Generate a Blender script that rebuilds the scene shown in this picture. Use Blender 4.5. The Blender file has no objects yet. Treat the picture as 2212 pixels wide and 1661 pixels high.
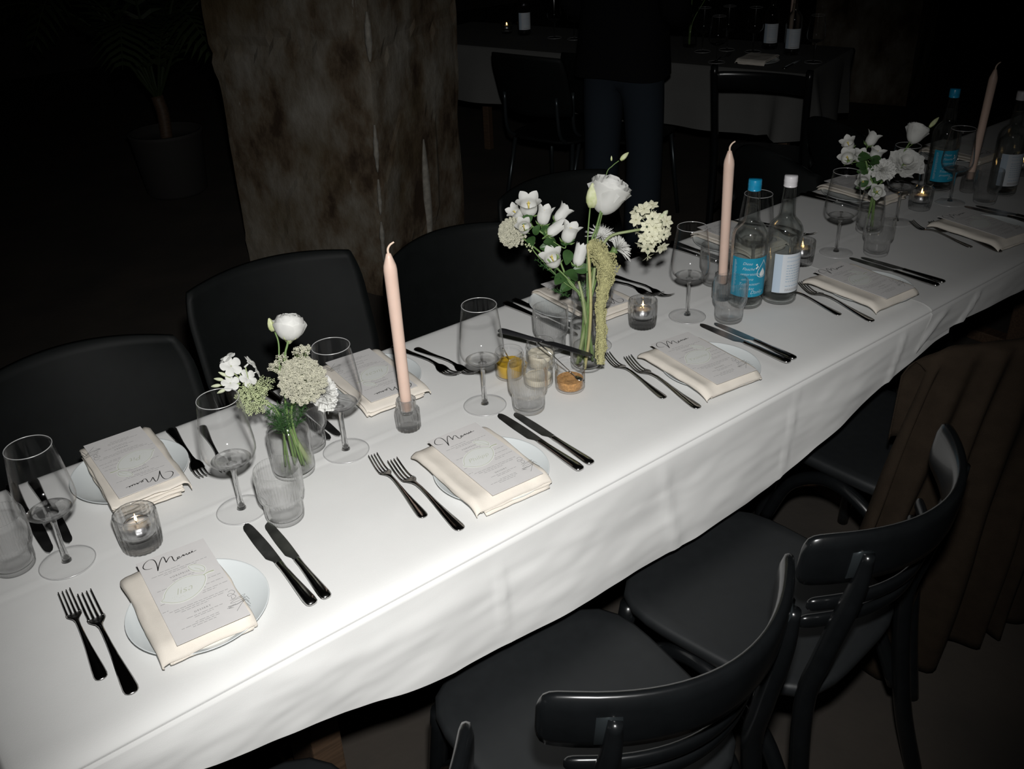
import bpy, bmesh, math, random
from mathutils import Vector, Matrix, Euler, noise

random.seed(11)
SC = bpy.context.scene
COL = SC.collection
PI = math.pi
TZ = 0.75            # top of the laid table

# ------------------------------------------------------------------ camera
FWD = Vector((0.53007746, 0.69190804, -0.49018481))
RGT = Vector((0.77971786, -0.6249204, -0.03891714))
UPV = Vector((0.33325357, 0.36157675, 0.87074928))
CAM = Vector((0.0, 0.0, 1.65))
cam_d = bpy.data.cameras.new('camera')
cam_d.sensor_width = 36.0
cam_d.lens = 33.1557
cam_d.clip_start = 0.02
cam_d.clip_end = 60
cam = bpy.data.objects.new('camera', cam_d)
COL.objects.link(cam)
M = Matrix((RGT, UPV, -FWD)).transposed().to_4x4()
M.translation = CAM
cam.matrix_world = M
SC.camera = cam

# ------------------------------------------------------------------ light
W = bpy.data.worlds.new('world')
SC.world = W
W.use_nodes = True
W.node_tree.nodes['Background'].inputs[0].default_value = (0.9, 1.0, 0.95, 1)
W.node_tree.nodes['Background'].inputs[1].default_value = 0.006

fl = bpy.data.lights.new('camera_flash', 'SPOT')          # the flash unit on top of the camera
fl.energy = 128
fl.color = (1.0, 0.992, 0.975)
fl.spot_size = math.radians(77)
fl.spot_blend = 0.97
fl.shadow_soft_size = 0.026
flo = bpy.data.objects.new('camera_flash', fl)
COL.objects.link(flo)
flo.location = CAM + UPV * 0.13 + RGT * 0.02
_tgt = Vector((0.895, 1.262, 0.75))
flo.rotation_euler = (_tgt - flo.location).to_track_quat('-Z', 'Y').to_euler()

SC.view_settings.view_transform = 'Standard'
SC.view_settings.look = 'None'
SC.view_settings.exposure = 0.0
SC.view_settings.gamma = 1.0
SC.view_settings.use_curve_mapping = False
try:
    SC.cycles.max_bounces = 20
    SC.cycles.transmission_bounces = 16
    SC.cycles.transparent_max_bounces = 40
    SC.cycles.glossy_bounces = 6
    SC.cycles.diffuse_bounces = 3
    SC.cycles.sample_clamp_indirect = 4.0
    SC.cycles.caustics_reflective = False
    SC.cycles.caustics_refractive = False
    SC.cycles.use_denoising = True
except Exception:
    pass

# ------------------------------------------------------------------ materials
MATS = {}
def _new(name):
    m = bpy.data.materials.new(name); m.use_nodes = True
    nt = m.node_tree; nt.nodes.clear()
    out = nt.nodes.new('ShaderNodeOutputMaterial')
    MATS[name] = m
    return m, nt, out
def N(nt, t, **kw):
    n = nt.nodes.new(t)
    for k, v in kw.items():
        if k.startswith('i_'):
            key = k[2:]
            n.inputs[int(key) if key.isdigit() else key.replace('_', ' ')].default_value = v
        else:
            setattr(n, k, v)
    return n
def rgb(c): return (c[0], c[1], c[2], 1)

def pbr(name, col, rough=0.5, metal=0.0, var=0.0, vscale=20, bump=0.0, bscale=200, coat=0.0, col2=None,
        sss=0.0, spec=0.5, stretch=None, trans=0.0, sheen=0.0, detail=4):
    m, nt, out = _new(name)
    p = N(nt, 'ShaderNodeBsdfPrincipled')
    p.inputs['Base Color'].default_value = rgb(col)
    p.inputs['Roughness'].default_value = rough
    p.inputs['Metallic'].default_value = metal
    p.inputs['Coat Weight'].default_value = coat
    p.inputs['Specular IOR Level'].default_value = spec
    p.inputs['Sheen Weight'].default_value = sheen
    if sss:
        p.inputs['Subsurface Weight'].default_value = sss
        p.inputs['Subsurface Radius'].default_value = (0.006, 0.004, 0.003)
        p.inputs['Subsurface Scale'].default_value = 1.0
    tc = N(nt, 'ShaderNodeTexCoord')
    vec = tc.outputs['Object']
    if stretch:
        mp = N(nt, 'ShaderNodeMapping'); mp.inputs['Scale'].default_value = stretch
        nt.links.new(vec, mp.inputs[0]); vec = mp.outputs[0]
    if var or col2:
        nz = N(nt, 'ShaderNodeTexNoise'); nz.inputs['Scale'].default_value = vscale; nz.inputs['Detail'].default_value = detail
        nt.links.new(vec, nz.inputs['Vector'])
        rp = N(nt, 'ShaderNodeValToRGB')
        c2 = col2 or tuple(max(0, c * (1 - var)) for c in col)
        rp.color_ramp.elements[0].position = 0.35; rp.color_ramp.elements[0].color = rgb(c2)
        rp.color_ramp.elements[1].position = 0.68; rp.color_ramp.elements[1].color = rgb(col)
        nt.links.new(nz.outputs[0], rp.inputs[0]); nt.links.new(rp.outputs[0], p.inputs['Base Color'])
    if bump:
        nb = N(nt, 'ShaderNodeTexNoise'); nb.inputs['Scale'].default_value = bscale; nb.inputs['Detail'].default_value = 3
        nt.links.new(vec, nb.inputs['Vector'])
        b = N(nt, 'ShaderNodeBump'); b.inputs['Strength'].default_value = bump; b.inputs['Distance'].default_value = 0.002
        nt.links.new(nb.outputs[0], b.inputs['Height']); nt.links.new(b.outputs[0], p.inputs['Normal'])
    sh = p.outputs[0]
    if trans:
        tl = N(nt, 'ShaderNodeBsdfTranslucent'); tl.inputs[0].default_value = rgb(col)
        mx = N(nt, 'ShaderNodeMixShader'); mx.inputs[0].default_value = trans
        nt.links.new(sh, mx.inputs[1]); nt.links.new(tl.outputs[0], mx.inputs[2]); sh = mx.outputs[0]
    nt.links.new(sh, out.inputs[0])
    return m

def glass(name, col=(1, 1, 1), a=0.15, power=2.5, ior=1.45, rough=0.012, top=1.0, refl=0.6, haze=0.0):
    """clear glass: straight-through light face on, bending towards the edges, mirror glints everywhere"""
    m, nt, out = _new(name)
    lw = N(nt, 'ShaderNodeLayerWeight'); lw.inputs[0].default_value = 0.5
    def curve(pw_, lo, hi):
        pw = N(nt, 'ShaderNodeMath', operation='POWER'); pw.inputs[1].default_value = pw_
        nt.links.new(lw.outputs['Facing'], pw.inputs[0])
        ml = N(nt, 'ShaderNodeMath', operation='MULTIPLY_ADD'); ml.inputs[1].default_value = hi - lo; ml.inputs[2].default_value = lo
        nt.links.new(pw.outputs[0], ml.inputs[0])
        return ml.outputs[0]
    tr = N(nt, 'ShaderNodeBsdfTransparent'); tr.inputs[0].default_value = rgb(col)
    rf = N(nt, 'ShaderNodeBsdfGlass'); rf.inputs['Color'].default_value = rgb(col)
    rf.inputs['Roughness'].default_value = 0.0; rf.inputs['IOR'].default_value = ior
    mx = N(nt, 'ShaderNodeMixShader')
    nt.links.new(curve(power, a, top), mx.inputs[0]); nt.links.new(tr.outputs[0], mx.inputs[1]); nt.links.new(rf.outputs[0], mx.inputs[2])
    sh = mx.outputs[0]
    if haze:
        df = N(nt, 'ShaderNodeBsdfDiffuse'); df.inputs[0].default_value = (0.9, 0.9, 0.9, 1)
        tl = N(nt, 'ShaderNodeBsdfTranslucent'); tl.inputs[0].default_value = (0.9, 0.9, 0.9, 1)
        m1 = N(nt, 'ShaderNodeMixShader'); m1.inputs[0].default_value = 0.5
        nt.links.new(df.outputs[0], m1.inputs[1]); nt.links.new(tl.outputs[0], m1.inputs[2])
        m2 = N(nt, 'ShaderNodeMixShader'); m2.inputs[0].default_value = haze
        nt.links.new(sh, m2.inputs[1]); nt.links.new(m1.outputs[0], m2.inputs[2]); sh = m2.outputs[0]
    gl = N(nt, 'ShaderNodeBsdfGlossy'); gl.inputs['Roughness'].default_value = rough
    m3 = N(nt, 'ShaderNodeMixShader')
    nt.links.new(curve(5.0, 0.012 * refl, refl), m3.inputs[0]); nt.links.new(sh, m3.inputs[1]); nt.links.new(gl.outputs[0], m3.inputs[2])
    nt.links.new(m3.outputs[0], out.inputs[0])
    return m

def emit(name, col, strength):
    m, nt, out = _new(name)
    e = N(nt, 'ShaderNodeEmission'); e.inputs[0].default_value = rgb(col); e.inputs[1].default_value = strength
    nt.links.new(e.outputs[0], out.inputs[0])
    return m

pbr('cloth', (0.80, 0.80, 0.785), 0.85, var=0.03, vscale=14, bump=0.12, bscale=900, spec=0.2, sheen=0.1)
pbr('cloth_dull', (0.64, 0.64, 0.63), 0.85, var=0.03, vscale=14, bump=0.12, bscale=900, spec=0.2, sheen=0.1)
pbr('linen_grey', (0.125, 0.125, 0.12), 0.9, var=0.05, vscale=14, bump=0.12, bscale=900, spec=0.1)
pbr('napkin', (0.78, 0.725, 0.645), 0.9, var=0.06, vscale=30, bump=0.25, bscale=1100, spec=0.15)
pbr('card', (0.70, 0.685, 0.675), 0.75, var=0.03, vscale=60, spec=0.25)
pbr('ink', (0.02, 0.02, 0.02), 0.6)
pbr('ink_grey', (0.40, 0.39, 0.39), 0.8)
pbr('ink_mid', (0.16, 0.16, 0.16), 0.8)
pbr('lemon_line', (0.50, 0.52, 0.40), 0.7)
pbr('lemon_paper', (0.74, 0.755, 0.73), 0.7, spec=0.25)
pbr('lemon_rim', (0.80, 0.81, 0.78), 0.7, spec=0.25)
pbr('porcelain', (0.74, 0.78, 0.785), 0.12, coat=0.4)
pbr('steel', (0.52, 0.51, 0.50), 0.17, metal=1.0, bump=0.02, bscale=300)
pbr('steel_blade', (0.62, 0.63, 0.63), 0.34, metal=1.0, bump=0.03, bscale=120, col2=(0.30, 0.30, 0.30), vscale=22)
pbr('black_handle', (0.02, 0.02, 0.022), 0.35)
pbr('candle', (0.75, 0.555, 0.46), 0.42, sss=0.25, var=0.05, vscale=25)
pbr('wick', (0.75, 0.58, 0.46), 0.8)
pbr('wick_dark', (0.05, 0.04, 0.03), 0.9)
pbr('wax', (0.82, 0.80, 0.76), 0.4, sss=0.2)
pbr('tin', (0.65, 0.65, 0.66), 0.3, metal=1.0)
emit('flame', (1.0, 0.62, 0.22), 9.0)
glass('glass_thin', (0.999, 0.999, 0.999), a=0.001, power=5.5, rough=0.07, top=0.5, refl=0.8)
glass('glass_base', (0.998, 0.998, 0.998), a=0.35, power=1.8, rough=0.07)
glass('glass_solid', (0.995, 0.995, 0.995), a=0.5, power=1.2, rough=0.04)
glass('glass_rib', (0.999, 0.999, 0.999), a=0.045, power=2.4, rough=0.05, top=0.85)
glass('glass_thick', (0.999, 0.999, 0.999), a=0.26, power=1.5, rough=0.08)
glass('glass_vase', (0.999, 0.999, 0.999), a=0.003, power=4.0, rough=0.07, top=0.8)
glass('glass_bottle', (0.988, 0.997, 0.993), a=0.06, power=3.0, rough=0.07)
glass('water', (0.998, 0.999, 0.997), a=0.08, power=2.8, ior=1.33, rough=0.01, refl=0.3)
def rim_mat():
    m, nt, out = _new('glass_rim_painted_gleam')
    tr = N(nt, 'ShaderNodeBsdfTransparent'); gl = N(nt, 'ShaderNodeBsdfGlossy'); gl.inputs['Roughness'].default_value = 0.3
    df = N(nt, 'ShaderNodeBsdfDiffuse'); df.inputs[0].default_value = (0.9, 0.9, 0.9, 1)  # white diffuse paints in the light gathered along glass edges
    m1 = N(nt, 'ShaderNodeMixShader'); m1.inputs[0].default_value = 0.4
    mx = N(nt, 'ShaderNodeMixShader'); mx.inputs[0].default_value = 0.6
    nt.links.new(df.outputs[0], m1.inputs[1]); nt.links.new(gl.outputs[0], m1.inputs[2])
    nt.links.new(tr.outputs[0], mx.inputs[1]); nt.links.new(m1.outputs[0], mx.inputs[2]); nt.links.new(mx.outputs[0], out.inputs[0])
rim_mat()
pbr('cap_blue', (0.01, 0.27, 0.48), 0.3, coat=0.3)
pbr('cap_white', (0.72, 0.70, 0.72), 0.3, coat=0.3)
pbr('label_blue', (0.012, 0.27, 0.42), 0.45, spec=0.4)
pbr('label_white', (0.66, 0.70, 0.74), 0.5, spec=0.4)
pbr('label_pale', (0.50, 0.60, 0.70), 0.5)
pbr('print_white', (0.80, 0.82, 0.82), 0.5)
pbr('print_blue', (0.25, 0.40, 0.55), 0.6)
pbr('oil', (0.55, 0.34, 0.03), 0.25, coat=0.3)
pbr('butter', (0.80, 0.74, 0.60), 0.5)
pbr('spice', (0.62, 0.33, 0.12), 0.85, var=0.35, vscale=220, bump=0.6, bscale=500)
pbr('petal', (0.80, 0.80, 0.77), 0.6, trans=0.25, var=0.05, vscale=60, spec=0.25)
pbr('petal_green', (0.66, 0.70, 0.50), 0.6, trans=0.25)
pbr('petal_cream', (0.78, 0.77, 0.58), 0.6, trans=0.2)
pbr('bud', (0.42, 0.48, 0.20), 0.55, col2=(0.60, 0.62, 0.40), vscale=70)
pbr('stem', (0.16, 0.26, 0.08), 0.5, var=0.2, vscale=40)
pbr('stem_pale', (0.30, 0.36, 0.17), 0.5, var=0.2, vscale=40)
pbr('leaf', (0.06, 0.14, 0.04), 0.4, trans=0.15, var=0.35, vscale=40)
pbr('fern', (0.035, 0.10, 0.025), 0.55, trans=0.15)
pbr('umbel', (0.60, 0.585, 0.46), 0.8, var=0.3, vscale=160)
pbr('umbel_green', (0.52, 0.58, 0.33), 0.8, var=0.35, vscale=160)
pbr('amaranth', (0.47, 0.45, 0.22), 0.85, var=0.35, vscale=200)
pbr('amaranth_stem', (0.42, 0.38, 0.17), 0.6)
pbr('pollen', (0.70, 0.58, 0.16), 0.7)
pbr('ovary', (0.02, 0.035, 0.015), 0.3)
pbr('chair_black', (0.006, 0.0068, 0.0075), 0.25, coat=0.12, var=0.2, vscale=30)
pbr('shell_black', (0.0045, 0.0055, 0.0055), 0.6, spec=0.15, var=0.2, vscale=30)
pbr('seat_black', (0.0135, 0.0152, 0.0165), 0.5, var=0.12, vscale=50)
pbr('chair_metal', (0.05, 0.06, 0.065), 0.3, metal=0.7)
pbr('brown_fabric', (0.026, 0.0185, 0.0125), 0.95, var=0.2, vscale=30, bump=0.4, bscale=500, spec=0.1)
pbr('wood', (0.10, 0.06, 0.035), 0.6, var=0.4, vscale=12, stretch=(1, 12, 12))
pbr('floor', (0.055, 0.045, 0.036), 0.85, col2=(0.035, 0.030, 0.025), vscale=3, bump=0.4, bscale=40, detail=8)
pbr('wall', (0.050, 0.044, 0.040), 0.95, col2=(0.035, 0.032, 0.030), vscale=1.4, bump=0.5, bscale=12, detail=8)
pbr('jacket', (0.006, 0.006, 0.007), 0.95, spec=0.05)
pbr('denim', (0.020, 0.026, 0.034), 0.95, spec=0.05)
pbr('skin', (0.45, 0.28, 0.20), 0.55)
pbr('hair', (0.02, 0.014, 0.010), 0.6)
pbr('plant_leaf', (0.03, 0.045, 0.016), 0.5)
pbr('pot', (0.03, 0.028, 0.026), 0.8)

# concrete pillar: bare, flaking plaster
def pillar_mat():
    m, nt, out = _new('pillar')
    tc = N(nt, 'ShaderNodeTexCoord')
    p = N(nt, 'ShaderNodeBsdfPrincipled'); p.inputs['Roughness'].default_value = 0.92; p.inputs['Specular IOR Level'].default_value = 0.2
    n1 = N(nt, 'ShaderNodeTexNoise'); n1.inputs['Scale'].default_value = 4.2; n1.inputs['Detail'].default_value = 9; n1.inputs['Roughness'].default_value = 0.62
    mp = N(nt, 'ShaderNodeMapping'); mp.inputs['Scale'].default_value = (1, 1, 0.62)
    nt.links.new(tc.outputs['Object'], mp.inputs[0]); nt.links.new(mp.outputs[0], n1.inputs['Vector'])
    r1 = N(nt, 'ShaderNodeValToRGB')
    cr = r1.color_ramp
    cr.elements[0].position = 0.38; cr.elements[0].color = (0.051, 0.034, 0.022, 1)
    cr.elements[1].position = 0.66; cr.elements[1].color = (0.264, 0.246, 0.212, 1)
    e = cr.elements.new(0.45); e.color = (0.119, 0.088, 0.058, 1)
    e = cr.elements.new(0.52); e.color = (0.170, 0.146, 0.112, 1)
    nt.links.new(n1.outputs[0], r1.inputs[0])
    # ochre stains
    n2 = N(nt, 'ShaderNodeTexNoise'); n2.inputs['Scale'].default_value = 1.7; n2.inputs['Detail'].default_value = 6
    nt.links.new(tc.outputs['Object'], n2.inputs['Vector'])
    r2 = N(nt, 'ShaderNodeValToRGB'); r2.color_ramp.elements[0].position = 0.50; r2.color_ramp.elements[1].position = 0.62
    nt.links.new(n2.outputs[0], r2.inputs[0])
    mx = N(nt, 'ShaderNodeMix', data_type='RGBA'); mx.blend_type = 'MIX'
    nt.links.new(r2.outputs[0], mx.inputs[0]); nt.links.new(r1.outputs[0], mx.inputs[6]); mx.inputs[7].default_value = (0.112, 0.082, 0.041, 1)
    mf = N(nt, 'ShaderNodeMath', operation='MULTIPLY'); mf.inputs[1].default_value = 0.65
    nt.links.new(r2.outputs[0], mf.inputs[0]); nt.links.new(mf.outputs[0], mx.inputs[0])
    # pale flakes
    n3 = N(nt, 'ShaderNodeTexNoise'); n3.inputs['Scale'].default_value = 6.5; n3.inputs['Detail'].default_value = 10; n3.inputs['Roughness'].default_value = 0.7
    mp3 = N(nt, 'ShaderNodeMapping'); mp3.inputs['Scale'].default_value = (1.4, 1.4, 0.4); mp3.inputs['Location'].default_value = (3, 1, 7)
    nt.links.new(tc.outputs['Object'], mp3.inputs[0]); nt.links.new(mp3.outputs[0], n3.inputs['Vector'])
    r3 = N(nt, 'ShaderNodeValToRGB'); r3.color_ramp.elements[0].position = 0.66; r3.color_ramp.elements[1].position = 0.70
    nt.links.new(n3.outputs[0], r3.inputs[0])
    mx2 = N(nt, 'ShaderNodeMix', data_type='RGBA')
    nt.links.new(r3.outputs[0], mx2.inputs[0]); nt.links.new(mx.outputs[2], mx2.inputs[6]); mx2.inputs[7].default_value = (0.323, 0.315, 0.281, 1)
    nt.links.new(mx2.outputs[2], p.inputs['Base Color'])
    b = N(nt, 'ShaderNodeBump'); b.inputs['Strength'].default_value = 0.7; b.inputs['Distance'].default_value = 0.03
    nt.links.new(n1.outputs[0], b.inputs['Height']); nt.links.new(b.outputs[0], p.inputs['Normal'])
    nt.links.new(p.outputs[0], out.inputs[0])
pillar_mat()

# ------------------------------------------------------------------ mesh helpers
def mesh_data(name, verts, faces, mat, smooth=True):
    me = bpy.data.meshes.new(name)
    me.from_pydata([tuple(v) for v in verts], [], faces)
    if smooth:
        me.polygons.foreach_set('use_smooth', [True] * len(me.polygons))
    me.materials.append(MATS[mat] if isinstance(mat, str) else mat)
    me.update()
    return me
def link(name, me, parent=None, loc=None, rot=None):
    o = bpy.data.objects.new(name, me)
    COL.objects.link(o)
    if parent is not None: o.parent = parent
    if loc is not None: o.location = loc
    if rot is not None: o.rotation_euler = rot
    return o
def tag(o, label=None, cat=None, group=None, kind=None):
    if label: o['label'] = label
    if cat: o['category'] = cat
    if group: o['group'] = group
    if kind: o['kind'] = kind
    return o
def thing(name, label, cat, loc=(0, 0, 0), rotz=0.0, group=None):
    o = bpy.data.objects.new(name, None)
    o.empty_display_size = 0.03
    COL.objects.link(o)
    o.location = loc; o.rotation_euler = (0, 0, rotz)
    return tag(o, label, cat, group)
class MB:
    """collects shapes of one mesh"""
    def __init__(s): s.v = []; s.f = []
    def add(s, v, f):
        k = len(s.v); s.v += [tuple(p) for p in v]; s.f += [tuple(i + k for i in q) for q in f]
        return s
    def build(s, name, mat, parent=None, loc=None, rot=None, smooth=True):
        return link(name, mesh_data(name, s.v, s.f, mat, smooth), parent, loc, rot)
    def xf(s, m):
        s.v = [tuple(m @ Vector(p)) for p in s.v]; return s

def lathe(prof, n=32, ribs=0, amp=0.0, ribz=None, cap0=True, cap1=True, closed=False):
    """prof: [(r,z)], revolved; ribs modulate the radius where ribz(z) is true; closed joins last ring to first"""
    v = []; f = []
    for (r, z) in prof:
        for k in range(n):
            t = 2 * PI * k / n
            rr = r
            if ribs and (ribz is None or ribz(r, z)):
                rr = r + amp * math.cos(ribs * t)
            v.append((rr * math.cos(t), rr * math.sin(t), z))
    m = len(prof)
    for j in range(m - 1 if not closed else m):
        a = j * n; b = ((j + 1) % m) * n
        for k in range(n):
            k2 = (k + 1) % n
            f.append((a + k, a + k2, b + k2, b + k))
    if not closed:
        if cap0: f.append(tuple(reversed(range(n))))
        if cap1: f.append(tuple(range((m - 1) * n, m * n)))
    return v, f

def frame_at(pts, i):
    a = pts[max(0, i - 1)]; b = pts[min(len(pts) - 1, i + 1)]
    t = (b - a)
    return t.normalized() if t.length > 1e-9 else Vector((0, 0, 1))
def tube(pts, rad, n=8, cap=True, flat=1.0, side=None):
    """pts: Vectors; rad: number or list; parallel-transported ring sweep"""
    pts = [Vector(p) for p in pts]
    if not isinstance(rad, (list, tuple)): rad = [rad] * len(pts)
    v = []; f = []
    t0 = frame_at(pts, 0)
    u = side.normalized() if side is not None else (Vector((0, 0, 1)) if abs(t0.z) < 0.9 else Vector((1, 0, 0)))
    u = (u - t0 * u.dot(t0)).normalized()
    for i, p in enumerate(pts):
        t = frame_at(pts, i)
        u = (u - t * u.dot(t)).normalized()
        w = t.cross(u)
        for k in range(n):
            a = 2 * PI * k / n
            v.append(p + u * (math.cos(a) * rad[i]) + w * (math.sin(a) * rad[i] * flat))
    for i in range(len(pts) - 1):
        for k in range(n):
            k2 = (k + 1) % n
            f.append((i * n + k, i * n + k2, (i + 1) * n + k2, (i + 1) * n + k))
    if cap:
        f.append(tuple(reversed(range(n)))); f.append(tuple(range((len(pts) - 1) * n, len(pts) * n)))
    return v, f
def smooth_path(pts, sub=5):
    """Catmull-Rom"""
    P = [Vector(p) for p in pts]
    if len(P) < 3: 
        return [P[0].lerp(P[-1], i / sub) for i in range(sub + 1)]
    out = []
    for i in range(len(P) - 1):
        p0 = P[i - 1] if i else P[0] * 2 - P[1]; p1 = P[i]; p2 = P[i + 1]
        p3 = P[i + 2] if i + 2 < len(P) else P[-1] * 2 - P[-2]
        for k in range(sub):
            t = k / sub
            out.append(0.5 * ((2 * p1) + (p2 - p0) * t + (2 * p0 - 5 * p1 + 4 * p2 - p3) * t * t + (3 * p1 - p0 - 3 * p2 + p3) * t ** 3))
    out.append(P[-1])
    return out
def box(x0, x1, y0, y1, z0, z1, b=0.0):
    bm = bmesh.new()
    bmesh.ops.create_cube(bm, size=1.0)
    for q in bm.verts:
        q.co = Vector(((x0 + x1) / 2 + q.co.x * (x1 - x0), (y0 + y1) / 2 + q.co.y * (y1 - y0), (z0 + z1) / 2 + q.co.z * (z1 - z0)))
    if b:
        bmesh.ops.bevel(bm, geom=bm.edges[:], offset=b, segments=2, profile=0.6, affect='EDGES')
    v = [q.co.copy() for q in bm.verts]; bm.verts.index_update()
    f = [tuple(q.index for q in fa.verts) for fa in bm.faces]
    bm.free()
    return v, f
def grid(nu, nv, fn, wrap=False):
    v = [fn(i / nu, j / nv) for j in range(nv + 1) for i in range(nu + (0 if wrap else 1))]
    w = nu if wrap else nu + 1
    f = []
    for j in range(nv):
        for i in range(nu):
            i2 = (i + 1) % w
            f.append((j * w + i, j * w + i2, (j + 1) * w + i2, (j + 1) * w + i))
    return v, f
def ico(r, c=(0, 0, 0), sub=1, sq=(1, 1, 1)):
    bm = bmesh.new(); bmesh.ops.create_icosphere(bm, subdivisions=sub, radius=r)
    v = [(q.co.x * sq[0] + c[0], q.co.y * sq[1] + c[1], q.co.z * sq[2] + c[2]) for q in bm.verts]
    bm.verts.index_update()
    f = [tuple(q.index for q in fa.verts) for fa in bm.faces]; bm.free()
    return v, f
def octa(r, c):
    x, y, z = c
    return ([(x + r, y, z), (x - r, y, z), (x, y + r, z), (x, y - r, z), (x, y, z + r), (x, y, z - r)],
            [(0, 2, 4), (2, 1, 4), (1, 3, 4), (3, 0, 4), (2, 0, 5), (1, 2, 5), (3, 1, 5), (0, 3, 5)])
def copy_tree(o, parent=None):
    c = o.copy(); COL.objects.link(c); c.parent = parent
    for ch in list(o.children):
        copy_tree(ch, c)
    return c
def basis(z, x=None):
    """4x4 with local z along the given direction"""
    z = Vector(z).normalized()
    x = Vector(x) if x is not None else (Vector((0, 0, 1)) if abs(z.z) < 0.95 else Vector((1, 0, 0)))
    y = z.cross(x).normalized(); x = y.cross(z).normalized()
    return Matrix((x, y, z)).transposed().to_4x4()
def ribbon(pts, w, z=0.0, taper=None):
    """flat drawn stroke in the xy plane"""
    v = []; f = []
    n = len(pts)
    for i, p in enumerate(pts):
        a = pts[max(0, i - 1)]; b = pts[min(n - 1, i + 1)]
        dx, dy = b[0] - a[0], b[1] - a[1]
        L = math.hypot(dx, dy) or 1e-9
        hw = w * 0.5 * (taper(i / max(1, n - 1), dx / L, dy / L) if taper else 1)
        v += [(p[0] - dy / L * hw, p[1] + dx / L * hw, z), (p[0] + dy / L * hw, p[1] - dx / L * hw, z)]
    for i in range(n - 1):
        f.append((2 * i + 1, 2 * i + 3, 2 * i + 2, 2 * i))
    return v, f
def sm2(pts, sub=6):
    return [(p.x, p.y) for p in smooth_path([(a, b, 0) for a, b in pts], sub)]
_txt_cache = {}
def text_mesh(s, size=1.0, shear=0.0, spacing=1.0):
    """outline of a written word as flat triangles centred on the origin"""
    key = (s, size, shear, spacing)
    if key in _txt_cache: return _txt_cache[key]
    cu = bpy.data.curves.new('lettering', 'FONT')
    cu.body = s; cu.size = size; cu.shear = shear; cu.space_character = spacing
    cu.offset = -0.018 * size if shear else 0.0; cu.align_x = 'CENTER'; cu.align_y = 'CENTER'; cu.resolution_u = 3
    o = bpy.data.objects.new('lettering', cu); COL.objects.link(o)
    dg = bpy.context.evaluated_depsgraph_get(); dg.update()
    me = bpy.data.meshes.new_from_object(o.evaluated_get(dg))
    v = [tuple(q.co) for q in me.vertices]; f = [tuple(p.vertices) for p in me.polygons]
    bpy.data.objects.remove(o); bpy.data.curves.remove(cu); bpy.data.meshes.remove(me)
    _txt_cache[key] = (v, f)
    return v, f
ORD = ['first', 'second', 'third', 'fourth', 'fifth', 'sixth']
# ================================================================== the room
def struct(name, v, f, mat, smooth=False):
    o = link(name, mesh_data(name, v, f, mat, smooth)); o['kind'] = 'structure'; return o
struct('floor', *box(-4.0, 11.0, -3.0, 10.0, -0.1, 0.0), 'floor')
struct('ceiling', *box(-4.0, 11.0, -3.0, 10.0, 3.6, 3.7), 'wall')
struct('wall_back', *box(-4.0, 11.0, 10.0, 10.15, 0.0, 3.6), 'wall')
struct('wall_left', *box(-4.15, -4.0, -3.0, 10.15, 0.0, 3.6), 'wall')
struct('wall_right', *box(11.0, 11.15, -3.0, 10.15, 0.0, 3.6), 'wall')

def pillar(name, label, c0, dl, ll, dr, lr, sc, sr):
    """square plastered pillar; c0 near corner, dl/dr the two face directions"""
    c0 = Vector((*c0, 0)); dl = Vector((*dl, 0)); dr = Vector((*dr, 0))
    H = 3.6
    cor = [c0 + dl * ll, c0, c0 + dr * lr, c0 + dr * lr + dl * ll]
    lean = [Vector((0, 0, 0)), sc, sr, (sc + sr) * 0.3]
    nz = 96; per = []
    for i in range(4):
        n = 26
        for k in range(n):
            per.append((i, k / n))
    v = []; f = []
    ctr = sum(cor, Vector()) / 4
    for j in range(nz + 1):
        z = H * j / nz
        for (i, t) in per:
            a = cor[i] + lean[i] * (z / 1.1); b = cor[(i + 1) % 4] + lean[(i + 1) % 4] * (z / 1.1)
            p = a.lerp(b, t); p.z = z
            ed = min(t, 1 - t)
            out = (p - ctr); out.z = 0; out.normalize()
            d = 0.010 * noise.noise(p * 2.1) + 0.006 * noise.noise(p * 7.0)
            if ed < 0.05:
                d -= 0.016 * max(0, noise.noise(Vector((i * 9.1, 3.3, z * 3.0))) + 0.25) * (1 - ed / 0.05)
            d += 0.007 if noise.noise(p * 1.7 + Vector((4, 0, 0))) > 0.12 else 0.0     # thicker plaster that has not flaked off
            if abs(z - 0.98 - 0.10 * t + 0.04 * noise.noise(p * 5)) < 0.02 and i in (0, 1): d -= 0.012
            q = p + out * d; q.z = z
            v.append(q)
    n = len(per)
    for j in range(nz):
        for k in range(n):
            k2 = (k + 1) % n
            f.append((j * n + k, j * n + k2, (j + 1) * n + k2, (j + 1) * n + k))
    o = thing(name, label, 'pillar', c0)
    b = link('shaft', mesh_data('shaft', [Vector(p) - c0 for p in v], f, 'pillar', False), o)
    return o, cor
pl, pcor = pillar('concrete_pillar', 'massive square pillar of stained flaking plaster behind the far chairs', (1.871, 3.307), (-0.4037, 0.9149), 0.755,
                  (0.915, 0.4037), 0.69, RGT * 0.045, RGT * 0.02)
pbr('plaster_scar', (0.32, 0.30, 0.26), 0.95, var=0.35, vscale=40, bump=0.5, bscale=60)
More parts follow.
